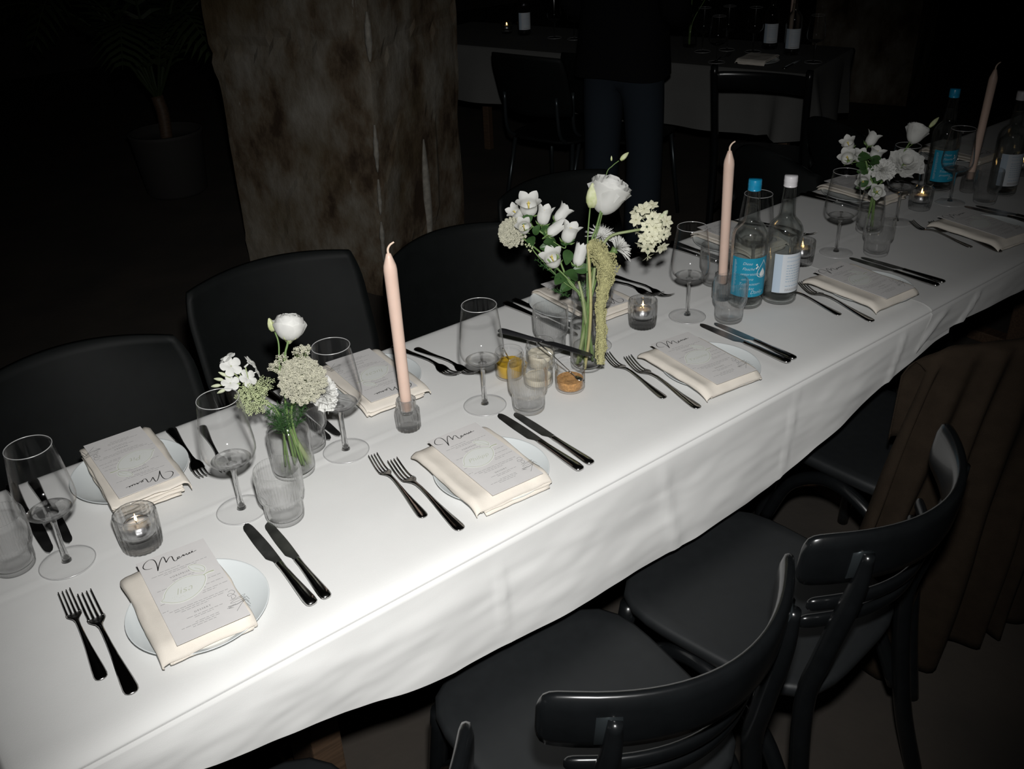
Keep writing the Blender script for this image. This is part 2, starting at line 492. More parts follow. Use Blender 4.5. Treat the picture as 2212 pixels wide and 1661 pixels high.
# pale plaster ridge on the right face and rubbed corner edge
rd = Vector((0.915, 0.4037, 0)); nrm = Vector((0.4037, -0.915, 0))
mb = MB(); pts = [rd * (0.352 + 0.004 * math.sin(z * 9)) + nrm * 0.010 + RGT * 0.03 * (z / 1.1) + Vector((0, 0, z)) for z in [0.10 + i * 0.0275 for i in range(19)]]
mb.add(*tube(pts, [0.003 + 0.017 * math.sin(PI * min(1, (i + 1.2) / 19)) ** 0.7 for i in range(19)], 8, flat=0.7))
mb.build('plaster_ridge', 'plaster_scar', pl)
for (z0, z1, w) in ((0.16, 0.34, 0.012), (0.37, 0.52, 0.010), (0.55, 0.74, 0.013), (0.98, 1.16, 0.018)):
    mb = MB(); n_ = 9; pts = [nrm * 0.001 - rd * 0.004 + RGT * 0.045 * (z / 1.1) + Vector((0, 0, z)) for z in [z0 + (z1 - z0) * i / (n_ - 1) for i in range(n_)]]
    mb.add(*tube(pts, [0.002 + w * math.sin(PI * (i + 0.5) / n_) * (0.7 + 0.5 * noise.noise(Vector((i * 0.9, z0 * 9, 5)))) for i in range(n_)], 7))
    mb.build('rubbed_edge', 'plaster_scar', pl)
pillar('concrete_pillar', 'distant square pillar faintly visible behind the right end of table', (6.3, 3.55), (-0.35, 0.936), 0.7, (0.936, 0.35), 0.8,
       Vector((0, 0, 0)), Vector((0, 0, 0)))

# ================================================================== the long table and its cloths
def table(label, x0, x1, y0, y1, legs, rot=0.0, org=(0, 0), top=TZ - 0.006):
    o = thing('dining_table', label, 'table', (org[0], org[1], 0), rot)
    MB().add(*box(x0, x1, y0, y1, top - 0.028, top, 0.003)).build('tabletop', 'wood', o, smooth=False)
    yc = (y0 + y1) / 2
    for x in legs:
        MB().add(*box(x - 0.03, x + 0.03, yc - 0.06, yc + 0.06, 0.04, top - 0.06, 0.004)).build('pedestal', 'wood', o, smooth=False)
        MB().add(*box(x - 0.03, x + 0.03, y0 + 0.06, y1 - 0.06, top - 0.06, top - 0.028, 0.004)).build('cross_beam', 'wood', o, smooth=False)
        MB().add(*box(x - 0.03, x + 0.03, yc - 0.20, yc + 0.20, 0.0, 0.04, 0.004)).build('foot', 'wood', o, smooth=False)
    return o
table('wooden table hidden under the white cloth nearest the camera', -0.012, 1.86, 0.928, 1.572, (0.44, 1.50))
table('wooden table hidden under the overlapping right-hand white cloth', 1.866, 3.70, 0.928, 1.572, (2.06, 3.3))

def interp(tb, x):
    if x <= tb[0][0]: return tb[0][1]
    for (a, b), (c, d) in zip(tb, tb[1:]):
        if x <= c:
            t = (x - a) / (c - a); t = t * t * (3 - 2 * t) if False else t
            return b + (d - b) * t
    return tb[-1][1]
HEM1 = [(-0.03, 0.700), (0.16, 0.650), (0.205, 0.636), (0.336, 0.602), (0.409, 0.583), (0.465, 0.566), (0.56, 0.546), (0.64, 0.540), (0.826, 0.531),
        (0.984, 0.520), (1.107, 0.517), (1.268, 0.520), (1.333, 0.526), (1.42, 0.545), (1.53, 0.573), (1.687, 0.618), (1.788, 0.637), (1.9, 0.655), (2.0, 0.66)]
HEM2 = [(1.80, 0.655), (1.95, 0.666), (2.064, 0.680), (2.232, 0.671), (2.3, 0.665), (2.6, 0.60), (2.9, 0.57), (3.3, 0.58), (3.75, 0.66)]
def tablecloth(label, x0, x1, hem, dz, folds, slant, ends=(True, True), mat='cloth'):
    xs = []
    n = int((x1 - x0) / 0.011)
    for i in range(n + 1): xs.append((x0 + (x1 - x0) * i / n, 0.0))
    if ends[0]: xs = [(x0 - 0.004 - 0.004 * k, 0.004 + 0.016 * k) for k in range(12, -1, -1)] + xs
    if ends[1]: xs = xs + [(x1 + 0.004 + 0.004 * k, 0.004 + 0.016 * k) for k in range(13)]
    rows = []
    NH = 30
    for j in range(NH): rows.append(('h', 1 - j / NH))
    for y, z in [(0.9150, 0.7300), (0.9182, 0.7324), (0.9184, 0.7344), (0.9172, 0.7362), (0.9185, 0.7390), (0.9235, 0.7430), (0.931, 0.7462), (0.940, 0.7484), (0.950, 0.7496), (0.960, 0.75)]:
        rows.append(('p', y, z))
    NT = 72
    for j in range(1, NT): rows.append(('p', 0.96 + (1.556 - 0.96) * j / NT, 0.75))
    for y, z in [(1.556, 0.75), (1.566, 0.7492), (1.575, 0.7465), (1.581, 0.741), (1.584, 0.734)]: rows.append(('p', y, z))
    for j in range(1, 15): rows.append(('b', j / 14))
    v = []; f = []
    for r in rows:
        for (x, drop) in xs:
            zh = interp(hem, x)
            if r[0] == 'h':
                t = r[1]
                z = 0.730 + (zh - 0.730) * t
                env = min(1.0, t * 3)
                y = 0.9150 - 0.018 * t + 0.010 * t * t
                q = Vector((x * 2.6 + z * 4.5, z * 9 - x * 1.5, 1.7))
                y -= env * (0.0052 * noise.noise(q) + 0.0026 * noise.noise(q * 2.7) + 0.0012 * noise.noise(q * 6.1))
                y -= env * t * 0.009 * noise.noise(Vector((x * 5.5, 7.7, 0)))
                for (fx, am, wd, ln) in folds:
                    d = (x - fx - ln * t) / wd
                    y -= am * math.exp(-d * d) * min(1, t * 5)
                xx = x - slant * t if x < x0 + 0.12 else x - slant * t * max(0, 1 - (x - x0 - 0.12) / 0.3)
                v.append((xx, y - dz, z - drop * 0.6))
            elif r[0] == 'p':
                y, z = r[1], r[2]
                if r[2] > 0.7495:
                    z += 0.0004 * noise.noise(Vector((x * 6, y * 11, 3))) - 0.0004
                    d = (y - 1.281 - 0.004 * noise.noise(Vector((x * 3, 0, 9)))) / 0.0035
                    z += 0.0013 * math.exp(-d * d)
                    d = (y - 1.281 + 0.007) / 0.006
                    z -= 0.0006 * math.exp(-d * d)
                    for (fx, am, wd, ln) in folds[:2]:
                        d = (x - fx) / 0.004
                        z += 0.0007 * math.exp(-d * d)
                z += dz - drop
                yy = y - (dz if y < 0.93 else 0) + (dz if y > 1.58 else 0)
                v.append((x, yy, z))
            else:
                t = r[1]
                z = 0.734 + (zh - 0.734) * t
                y = 1.584 + 0.010 * t + 0.006 * t * noise.noise(Vector((x * 5, z * 6, 2)))
                v.append((x, y + dz, z - drop * 0.6))
    n = len(xs)
    for j in range(len(rows) - 1):
        for i in range(n - 1):
            f.append((j * n + i, j * n + i + 1, (j + 1) * n + i + 1, (j + 1) * n + i))
    o = link('tablecloth', mesh_data('tablecloth', v, f, mat))
    return tag(o, label, 'tablecloth')
tablecloth('white cloth covering the bright near end of the long table', -0.026, 1.96, HEM1, 0.0,
           [(0.652, 0.0045, 0.0035, 0.012), (1.398, 0.0038, 0.0045, -0.03), (1.30, -0.002, 0.05, 0.0), (1.77, 0.0035, 0.010, -0.05), (1.02, 0.003, 0.012, 0.04), (0.30, 0.002, 0.03, 0.1)], 0.0, ends=(True, False))
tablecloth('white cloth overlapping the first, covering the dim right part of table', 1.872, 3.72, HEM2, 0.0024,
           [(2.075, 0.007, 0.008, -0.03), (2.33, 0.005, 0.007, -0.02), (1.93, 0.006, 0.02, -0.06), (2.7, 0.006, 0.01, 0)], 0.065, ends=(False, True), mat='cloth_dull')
# ================================================================== tableware
ZT = TZ + 0.0012
# ---- plate
def plate_mesh():
    prof = [(0.0, 0.004), (0.030, 0.004), (0.056, 0.0042), (0.066, 0.0058), (0.080, 0.0098), (0.0945, 0.0138), (0.0962, 0.0148), (0.0966, 0.0140),
            (0.0955, 0.0128), (0.082, 0.0078), (0.068, 0.0032), (0.058, 0.0012), (0.054, 0.0000), (0.050, 0.0000), (0.048, 0.0016), (0.0, 0.0016)]
    v, f = lathe(prof, 64, cap0=False, cap1=False)
    return mesh_data('side_plate', v, f, 'porcelain')
PLATE = plate_mesh()

# ---- folded napkin: one sheet folded to and fro, swept along its length
def napkin(label, c, w, l, rot, z0, layers=4, gap=0.0042, seed=0, curl=1.0):
    rng = random.Random(seed)
    prof = []
    hw = w / 2
    for k in range(layers):
        z = k * gap + 0.0008
        last = k == layers - 1
        fold = gap / 2
        xs = [-hw + 0.006 + (w - 0.012) * i / 12 for i in range(13)]
        if k % 2: xs = xs[::-1]
        for x in xs: prof.append((x, z, k))
        if not last:
            sx = 1 if k % 2 == 0 else -1
            for a in (-60, -30, 0, 30, 60):
                t = math.radians(a)
                prof.append((sx * (hw - 0.006 + 0.0055 * math.cos(t)), z + fold + fold * math.sin(t), k + 0.5))
    # the top sheet is turned down over the left long side as a soft roll
    xe, ze = prof[-1][0], prof[-1][1]
    sgn = -1 if xe < 0 else 1
    H = ze
    for i in range(1, 9):
        t = i / 8
        a = t * PI * 0.62
        prof.append((xe + sgn * (0.004 + 0.013 * math.sin(a)), ze + 0.0015 - (H * 0.85) * (1 - math.cos(a)) / 1.4, layers))
    nl = 44
    ext = [(rng.uniform(-0.012, 0.003), rng.uniform(-0.008, 0.003)) for _ in range(layers + 2)]
    ext[layers - 1] = (0.0, 0.002); ext[layers] = (0.0, 0.002)
    v = []; f = []
    for (x, z, k) in prof:
        k0 = int(math.floor(k)); fr = k - k0
        e0 = ext[k0][0] * (1 - fr) + ext[min(k0 + 1, layers + 1)][0] * fr
        e1 = ext[k0][1] * (1 - fr) + ext[min(k0 + 1, layers + 1)][1] * fr
        for j in range(nl + 1):
            t = j / nl
            y = -l / 2 - e0 + (l + e0 + e1) * t
            q = Vector((x * 14, y * 11, k * 3.1 + seed * 7.7))
            zz = z * (1 + 0.12 * noise.noise(q)) + 0.0011 * noise.noise(q * 2.3) * min(1, z / 0.004)
            end = max(0, abs(t - 0.5) * 2 - 0.72) / 0.28
            fz = (0.35 if t < 0.5 else 0.20) * curl
            zz -= end * end * z * fz                                    # ends sag
            zz += 0.0026 * end * noise.noise(Vector((x * 45, k * 2.2, seed + 20 * (t > 0.5))))
            sagp = -0.0085 * curl * end ** 2 if t < 0.5 else -0.006 * curl * end ** 2   # hangs over the plate's rim
            xx = x * (1 + 0.03 * noise.noise(Vector((y * 18, k, seed)))) + 0.0018 * noise.noise(Vector((y * 30, z * 200, seed)))
            v.append((xx, y, max(zz, 0.0002) + sagp))
    n = nl + 1
    for i in range(len(prof) - 1):
        for j in range(nl):
            f.append((i * n + j, i * n + j + 1, (i + 1) * n + j + 1, (i + 1) * n + j))
    o = link('folded_napkin', mesh_data('folded_napkin', v, f, 'napkin'), None, (c[0], c[1], z0), (0, 0, rot))
    so = o.modifiers.new('thickness', 'SOLIDIFY'); so.thickness = 0.0011; so.offset = 0
    tag(o, label, 'napkin', 'folded napkins on the plates')
    return o, z0 + H + 0.0028

# ---- menu card with its drawn lettering
# all drawing points were read off one card in crop pixels; TL, TR, BL give its plane
_TL = (190, 440); _U = (820, -380); _V = (600, 1000)
_det = _U[0] * _V[1] - _U[1] * _V[0]
def cuv(p):
    dx, dy = p[0] - _TL[0], p[1] - _TL[1]
    return ((dx * _V[1] - dy * _V[0]) / _det, (_U[0] * dy - _U[1] * dx) / _det)
CW, CL = 0.098, 0.198
def card_xy(p):
    u, v = cuv(p)
    return ((u - 0.5) * CW, (0.5 - v) * CL)
STROKES = [
    [(400, 498), (360, 512), (310, 514), (284, 488), (300, 432), (345, 388), (392, 380), (425, 402), (452, 450), (468, 500), (475, 532)],
    [(475, 532), (478, 470), (488, 405), (505, 352), (522, 340), (540, 362), (556, 395), (568, 416)],
    [(568, 416), (580, 378), (600, 340), (618, 330), (634, 340), (648, 368), (664, 388), (684, 390), (704, 368), (722, 342), (724, 332), (712, 332), (700, 346), (708, 360), (730, 352),
     (752, 330), (766, 306), (772, 302), (776, 318), (786, 318), (800, 294), (812, 288), (818, 302), (832, 298), (846, 268), (850, 284), (866, 276), (878, 250), (884, 266), (904, 256), (930, 236)],
    [(852, 244), (858, 241)], [(874, 237), (880, 234)],
]
LEMON = [(1050, 578), (950, 586), (850, 604), (760, 644), (680, 708), (620, 778), (592, 850), (588, 892), (566, 934), (622, 940), (700, 945), (800, 930), (900, 884), (980, 818), (1040, 738), (1066, 660), (1066, 604), (1050, 578)]
LEAFL = [(1050, 528), (1056, 490), (1020, 456), (930, 443), (848, 466), (880, 508), (940, 530), (1000, 532), (1050, 528)]
LOBES = [(1040, 582), (1080, 552), (1120, 532), (1165, 516)]
SKETCH = [[(1345, 800), (1385, 770), (1425, 790), (1405, 825), (1360, 850), (1340, 835), (1372, 815), (1420, 830), (1440, 850), (1400, 885), (1385, 850)],
          [(1370, 905), (1450, 870), (1545, 815), (1520, 850), (1420, 900), (1380, 940), (1480, 900), (1560, 850), (1480, 930), (1400, 960), (1350, 985), (1440, 955), (1530, 900)],
          [(1340, 1005), (1400, 985)], [(1545, 880), (1600, 925), (1615, 940)], [(1545, 885), (1500, 950), (1455, 1030)], [(1560, 840), (1600, 880)], [(1440, 940), (1360, 1000), (1420, 985)]]
def poly_fill(pts, z, cx=None):
    c = cx or (sum(p[0] for p in pts) / len(pts), sum(p[1] for p in pts) / len(pts))
    v = [(c[0], c[1], z)] + [(p[0], p[1], z) for p in pts]
    n = len(pts)
    return v, [(0, 1 + i, 1 + (i + 1) % n) for i in range(n)]
def card_parts():
    d = {}
    v, f = box(-CW / 2, CW / 2, -CL / 2, CL / 2, 0, 0.0008)
    d['card'] = mesh_data('card', v, f, 'card', False)
    mb = MB()
    for s in STROKES:
        pts = [card_xy(p) for p in (sm2(s, 5) if len(s) > 2 else s)]
        mb.add(*ribbon(pts, 0.00112, 0.00095, lambda t, dx, dy: 0.55 + 0.75 * abs(dy)))
    d['title'] = mesh_data('title_lettering', mb.v, mb.f, 'ink', False)
    mb = MB(); rng = random.Random(5)
    rows = [(0.205, 0.22, 0.52), (0.232, 0.10, 0.90), (0.252, 0.26, 0.74), (0.345, 0.33, 0.66), (0.365, 0.34, 0.62), (0.405, 0.08, 0.80), (0.425, 0.30, 0.55),
            (0.470, 0.62, 0.96), (0.50, 0.10, 0.30), (0.525, 0.70, 0.95), (0.555, 0.04, 0.10), (0.58, 0.62, 0.98), (0.600, 0.60, 0.80), (0.64, 0.02, 0.10), (0.665, 0.10, 0.92), (0.685, 0.16, 0.84),
            (0.705, 0.24, 0.62), (0.79, 0.26, 0.76), (0.808, 0.36, 0.62), (0.855, 0.34, 0.66), (0.873, 0.14, 0.66), (0.893, 0.28, 0.60)]
    for (vv, u0, u1) in rows:
        u = u0
        while u < u1:
            L = rng.uniform(0.035, 0.085); e = min(u1, u + L)
            y = (0.5 - vv) * CL
            mb.add(*ribbon([((u - 0.5) * CW, y), ((e - 0.5) * CW, y)], 0.0011, 0.0009))
            u = e + 0.014
    d['body'] = mesh_data('body_text', mb.v, mb.f, 'ink_grey', False)
    mb = MB()
    for s, (x, y) in (('VORSPEISE', (-0.004, 0.5 - 0.305)), ('HAUPTGANG', (0.0, 0.5 - 0.545)), ('DESSERT', (0.0, 0.5 - 0.755))):
        v, f = text_mesh(s, 0.0046, 0, 1.35)
        mb.add([(p[0] + x, p[1] + y * CL, 0.00092) for p in v], f)
    d['heads'] = mesh_data('heading_lettering', mb.v, mb.f, 'ink_mid', False)
    mb = MB()
    for s in SKETCH:
        mb.add(*ribbon([card_xy(p) for p in sm2(s, 4)], 0.00055, 0.00092))
    d['sketch'] = mesh_data('sketch_drawing', mb.v, mb.f, 'ink_mid', False)
    lem = [card_xy(p) for p in sm2(LEMON, 4)][:-1]
    c = (sum(p[0] for p in lem) / len(lem), sum(p[1] for p in lem) / len(lem))
    leaf = [card_xy(p) for p in sm2(LEAFL, 4)][:-1]
    cl = (sum(p[0] for p in leaf) / len(leaf), sum(p[1] for p in leaf) / len(leaf))
    def grow(pts, c, g):
        o = []
        for p in pts:
            dx, dy = p[0] - c[0], p[1] - c[1]; L = math.hypot(dx, dy) or 1
            o.append((p[0] + dx / L * g, p[1] + dy / L * g))
        return o
    mb = MB().add(*poly_fill(grow(lem, c, 0.0022), 0.0011, c)).add(*poly_fill(grow(leaf, cl, 0.0018), 0.0011, cl))
    mb.add(*ribbon([card_xy(p) for p in sm2(LOBES, 4)], 0.0058, 0.0011))
    d['tag_rim'] = mesh_data('lemon_tag', mb.v, mb.f, 'lemon_rim', False)
    mb = MB().add(*poly_fill(lem, 0.00125, c)).add(*poly_fill(leaf, 0.00125, cl))
    d['tag_fill'] = mesh_data('lemon_paper', mb.v, mb.f, 'lemon_paper', False)
    mb = MB()
    mb.add(*ribbon(lem + [lem[0]], 0.0008, 0.0014)).add(*ribbon(leaf + [leaf[0]], 0.0008, 0.0014))
    mb.add(*ribbon([card_xy(p) for p in ((925, 486), (990, 502), (1046, 534))], 0.0006, 0.0014))
    mb.add(*ribbon([card_xy(p) for p in sm2(LOBES, 4)], 0.0022, 0.0014, lambda t, dx, dy: 0.6 + 0.9 * t))
    for p in ((690, 885), (715, 875), (740, 868), (720, 900), (775, 880), (790, 868), (815, 855), (835, 860)):
        q = card_xy(p); mb.add(*ribbon([(q[0] - 0.0004, q[1]), (q[0] + 0.0004, q[1])], 0.0006, 0.0014))
    d['tag_line'] = mesh_data('lemon_drawing', mb.v, mb.f, 'lemon_line', False)
    return d
CP = card_parts()
def menu(label, c, rot, z, name, tilt=0.0, w=1.0, l=1.0):
    o = thing('menu_card', label, 'menu', (c[0], c[1], z), rot, 'menu cards on the napkins')
    o.rotation_euler = (tilt, 0, rot); o.scale = (w, l, 1)
    link('card', CP['card'], o); link('title_lettering', CP['title'], o); link('body_text', CP['body'], o)
    link('heading_lettering', CP['heads'], o); link('sketch_drawing', CP['sketch'], o)
    t = link('lemon_tag', CP['tag_rim'], o); tag(t, 'lemon-shaped name tag')
    link('lemon_paper', CP['tag_fill'], t); link('lemon_drawing', CP['tag_line'], t)
    if name:
        v, f = text_mesh(name, 0.019 if len(name) < 6 else 0.0145, 0.35)
        ang = 0.0
        cx, cy = card_xy((815, 778))
        mb = MB().add([(p[0] + cx, p[1] + cy, 0.0014) for p in v], f)
        mb.build('name_lettering', 'lemon_line', t, smooth=False)
    return o

# ---- cutlery, lying along +y with the working end at +y, origin at the handle's end
def sweep_flat(stations):
    """stations (y, halfwidth, z, halfthick, dish): flat-oval section lofted along y"""
    v = []; f = []; n = 10
    for (y, hw, z, ht, dish) in stations:
        for k in range(n):
            a = 2 * PI * k / n
            x = math.cos(a) * hw
            v.append((x, y, z + math.sin(a) * ht + dish * ((x / hw) ** 2 if hw else 0)))
    for j in range(len(stations) - 1):
        for k in range(n):
            k2 = (k + 1) % n
            f.append((j * n + k, j * n + k2, (j + 1) * n + k2, (j + 1) * n + k))
    f.append(tuple(reversed(range(n)))); f.append(tuple(range((len(stations) - 1) * n, len(stations) * n)))
    return v, f
def fork_data(L):
    s = L / 0.218
    def zc(t):  # spine height along t=0 (handle end) .. 1 (tine tips)
        tb = [(0, 0.0024), (0.06, 0.0026), (0.25, 0.0055), (0.45, 0.0105), (0.58, 0.0125), (0.66, 0.0105), (0.73, 0.0055), (0.79, 0.0022), (0.85, 0.0030), (0.92, 0.0080), (1.0, 0.0165)]
        return interp(tb, t) * s
    st = []
    for t, hw, ht in [(0.0, 0.003, 0.0008), (0.006, 0.0062, 0.0014), (0.02, 0.0088, 0.0018), (0.05, 0.0098, 0.0020), (0.12, 0.0090, 0.0020), (0.22, 0.0072, 0.0020), (0.34, 0.0050, 0.0020),
                      (0.46, 0.0036, 0.0022), (0.56, 0.0030, 0.0024), (0.63, 0.0032, 0.0022), (0.675, 0.0052, 0.0017), (0.705, 0.0092, 0.0013), (0.735, 0.0118, 0.0011), (0.775, 0.0122, 0.0010), (0.782, 0.0122, 0.0006)]:
        dish = 0.0016 if t > 0.69 else 0.0
        st.append((t * L, hw * s, zc(t), ht * s, dish * s))
    mb = MB().add(*sweep_flat(st))
    for k in range(4):
        x0 = (-0.0094 + 0.00627 * k) * s
        pts = []; rad = []
        for i in range(8):
            t = 0.772 + (1.0 - 0.772) * i / 7
            pts.append((x0 * (1 - 0.06 * i / 7), t * L, zc(t) + 0.0016 * s * (x0 / (0.0122 * s)) ** 2)); rad.append((0.00195 - 0.0011 * (i / 7) ** 1.5) * s)
        mb.add(*tube(pts, rad, 6, flat=0.7, side=Vector((1, 0, 0))))
    return mesh_data('fork', mb.v, mb.f, 'steel')
def knife_data(L):
    s = L / 0.238
    st = []
    for t, hw, ht in [(0.0, 0.003, 0.001), (0.006, 0.0066, 0.0028), (0.02, 0.0088, 0.0042), (0.06, 0.0096, 0.0048), (0.15, 0.0086, 0.0046), (0.28, 0.0068, 0.0042), (0.40, 0.0056, 0.0038), (0.47, 0.0060, 0.0036), (0.485, 0.0056, 0.003)]:
        st.append((t * L, hw * s, 0.0050 * s, ht * s, 0))
    hd = mesh_data('knife_handle', *sweep_flat(st), 'steel')
    # blade: a curved cutting edge to the left, straight back to the right
    v = []; f = []; n = 30
    for i in range(n + 1):
        q = i / n
        t = 0.48 + (1.0 - 0.48) * q
        back = 0.0056 + 0.0016 * math.sin(PI * min(1, q * 1.1))
        edge = -0.0054 - 0.0062 * min(1, max(0, (q - 0.06) / 0.10)) + 0.0035 * max(0, (q - 0.45) / 0.55) ** 1.5
        if q > 0.86:
            k = math.sqrt(max(0.0, 1 - ((q - 0.86) / 0.1401) ** 2)); cm = back * 0.55 + edge * 0.45
            back = cm + (back - cm) * k; edge = cm + (edge - cm) * k - 0.0003
        th = 0.0011
        y = t * L; z = 0.0050 * s - 0.0032 * s * q
        v += [(edge * s, y, z), (back * s, y, z + th * s), (back * s, y, z - th * s)]
    for i in range(n):
        a = 3 * i; b = a + 3
        f += [(a, a + 1, b + 1, b), (a + 1, a + 2, b + 2, b + 1), (a + 2, a, b, b + 2)]
    f += [(0, 2, 1), (3 * n, 3 * n + 1, 3 * n + 2)]
    bl = mesh_data('blade', v, f, 'steel_blade', False)
    return hd, bl
FORKS = {'longer': fork_data(0.218), 'shorter': fork_data(0.193)}
KNIVES = {'longer': knife_data(0.238), 'shorter': knife_data(0.219)}
def lay(end, tip):
    dx, dy = tip[0] - end[0], tip[1] - end[1]
    return math.atan2(-dx, dy)
def fork(label, end, tip, kind, side='near', z=ZT):
    o = link('fork', FORKS[kind], None, (end[0], end[1], z), (0, 0, lay(end, tip)))
    return tag(o, label, 'fork', 'steel forks on the long table')
def knife(label, end, tip, kind, z=ZT, name='table_knife'):
    o = thing(name, label, 'knife', (end[0], end[1], z), lay(end, tip), 'steel knives on the long table')
    link('knife_handle', KNIVES[kind][0], o); link('blade', KNIVES[kind][1], o)
    return o

# ---- wine glass
def wine_data():
    bowl_o = [(0.0045, 0.0865), (0.012, 0.0880), (0.022, 0.0915), (0.031, 0.0970), (0.0375, 0.1040), (0.0408, 0.1120), (0.0414, 0.1190), (0.0408, 0.1300), (0.0392, 0.1450), (0.0370, 0.1630), (0.0345, 0.1830), (0.0322, 0.2000), (0.0314, 0.2060)]
    bowl_i = [(r - 0.0009, z + (0.0008 if i < 6 else 0)) for i, (r, z) in enumerate(bowl_o)]
    bowl_i[-1] = (bowl_i[-1][0], 0.2062)
    inner = [(0.0001, 0.0895), (0.010, 0.0902)] + bowl_i[2:]
    prof = bowl_o[3:] + [(0.0309, 0.2065)] + inner[3:][::-1]
    bowl = mesh_data('bowl', *lathe(prof, 48, cap0=False, cap1=False), 'glass_thin')
    st = [(0.0001, 0.0042), (0.0075, 0.0050), (0.0062, 0.0080), (0.0048, 0.0150), (0.0040, 0.0300), (0.0037, 0.0500), (0.0038, 0.0700), (0.0046, 0.0800), (0.0085, 0.0858), (0.0001, 0.0862)]
    stem = mesh_data('stem', *lathe(st, 20, cap0=False, cap1=False), 'glass_solid')
    ft = [(0.0001, 0.0), (0.0385, 0.0), (0.0400, 0.0006), (0.0398, 0.0014), (0.030, 0.0020), (0.016, 0.0032), (0.0075, 0.0050), (0.0001, 0.0052)]
    foot = mesh_data('foot', *lathe(ft, 56, cap0=False, cap1=False), 'glass_thin')
    rim = MB(); n = 56
    v = []; f = []
    for k in range(n):
        a = 2 * PI * k / n
        for j in range(6):
            b = 2 * PI * j / 6
            r = 0.03135 + 0.0006 * math.cos(b)
            v.append((r * math.cos(a), r * math.sin(a), 0.2062 + 0.0006 * math.sin(b)))
    for k in range(n):
        for j in range(6):
            f.append((k * 6 + j, ((k + 1) % n) * 6 + j, ((k + 1) % n) * 6 + (j + 1) % 6, k * 6 + (j + 1) % 6))
    rimd = mesh_data('rim', v, f, 'glass_rim_painted_gleam')
    bp = [(0.0001, 0.0862)] + bowl_o[:4] + [inner[3], (0.020, 0.0945), (0.010, 0.0930), (0.0001, 0.0926)]
    base = mesh_data('bowl_base', *lathe(bp, 48, cap0=False, cap1=False), 'glass_base')
    ed = mesh_data('foot_edge', *lathe([(0.0392, 0.0001), (0.0402, 0.0004), (0.0405, 0.0010), (0.0401, 0.0016), (0.0392, 0.0018)], 56, closed=True), 'glass_rim_painted_gleam')  # ring laid round the foot to carry the painted bright edge
    return bowl, stem, foot, rimd, base, ed
WINE = wine_data()
def wine_glass(label, x, y, z=ZT, name='wine_glass', group='empty wine glasses on the long table'):
    o = thing(name, label, 'wine glass', (x, y, z), random.uniform(0, 6), group)
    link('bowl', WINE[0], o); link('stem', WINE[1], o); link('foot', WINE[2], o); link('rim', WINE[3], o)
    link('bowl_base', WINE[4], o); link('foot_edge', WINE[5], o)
    return o
# ---- ribbed stacking tumbler
def tumbler_data():
    n = 288; rb = 48
    o = [(0.0240, 0.0), (0.0275, 0.0008), (0.0290, 0.0030), (0.0298, 0.0120), (0.0300, 0.0300), (0.0301, 0.0345), (0.0318, 0.0385), (0.0345, 0.0430), (0.0356, 0.0480), (0.0359, 0.0700), (0.0359, 0.0900), (0.0357, 0.0945)]
    i = [(0.0346, 0.0950), (0.0340, 0.0940), (0.0340, 0.0700), (0.0336, 0.0490), (0.0325, 0.0440), (0.0295, 0.0395), (0.0280, 0.0345), (0.0278, 0.0200), (0.0272, 0.0100), (0.0240, 0.0075), (0.0, 0.0070)]
    prof = [(0.0, 0.0)] + o + i
    v, f = lathe(prof, n, rb, 0.0007, lambda r, z: 0.004 < z < 0.092, cap0=False, cap1=False)
    # ribs on the outer wall only
    outer = len(o) + 1
    vv = []
    for k, p in enumerate(v):
        j = k // n
        if j >= outer:
            r, z = prof[j]; t = 2 * PI * (k % n) / n
            p = (r * math.cos(t), r * math.sin(t), z)
        vv.append(p)
    return mesh_data('ribbed_tumbler', vv, f, 'glass_rib')
TUMB = tumbler_data()
def tumbler(label, x, y, z=ZT):
    o = link('ribbed_tumbler', TUMB, None, (x, y, z), (0, 0, random.uniform(0, 6)))
    return tag(o, label, 'tumbler', 'ribbed tumblers on the long table')
# ---- tealight in a fluted glass
def tealight_data():
    n = 192; rb = 24
    o = [(0.0270, 0.0), (0.0292, 0.0010), (0.0302, 0.0040), (0.0312, 0.0200), (0.0318, 0.0450), (0.0318, 0.0585), (0.0312, 0.0615)]
    i = [(0.0292, 0.0622), (0.0272, 0.0610), (0.0262, 0.0560), (0.0258, 0.0400), (0.0254, 0.0265), (0.0235, 0.0240), (0.0, 0.0238)]
    prof = [(0.0, 0.0)] + o + i
    v, f = lathe(prof, n, cap0=False, cap1=False)
    vv = []
    for k, p in enumerate(v):
        j = k // n; r, z = prof[j]; t = 2 * PI * (k % n) / n
        if 1 <= j <= len(o):
            r = r - 0.0022 * (0.5 - 0.5 * abs(math.cos(rb * t / 2))) * (1.0 if z < 0.058 else 0.4) + (0.0004 if z > 0.01 else 0)
        p = (r * math.cos(t), r * math.sin(t), z)
        vv.append(p)
    g = mesh_data('holder_glass', vv, f, 'glass_thick')
    tin = mesh_data('tin_cup', *lathe([(0.0, 0.0243), (0.0190, 0.0243), (0.0194, 0.0260), (0.0194, 0.0430), (0.0190, 0.0430), (0.0189, 0.0400)], 32, cap0=False, cap1=False), 'tin')
    wax = mesh_data('wax', *lathe([(0.0, 0.0405), (0.0100, 0.0400), (0.0188, 0.0408), (0.0188, 0.0390)], 28, cap0=False, cap1=False), 'wax')
    wk = mesh_data('wick', *tube([(0, 0, 0.040), (0.0003, 0, 0.044), (0.0012, 0, 0.0475)], 0.0007, 6), 'wick_dark')
    fp = [(0.0, 0.0455), (0.0014, 0.0468), (0.0021, 0.0490), (0.0019, 0.0515), (0.0011, 0.0550), (0.0004, 0.0585), (0.0, 0.0600)]
    fm = mesh_data('flame', *lathe(fp, 12, cap0=False, cap1=False), 'flame')
    return g, tin, wax, wk, fm
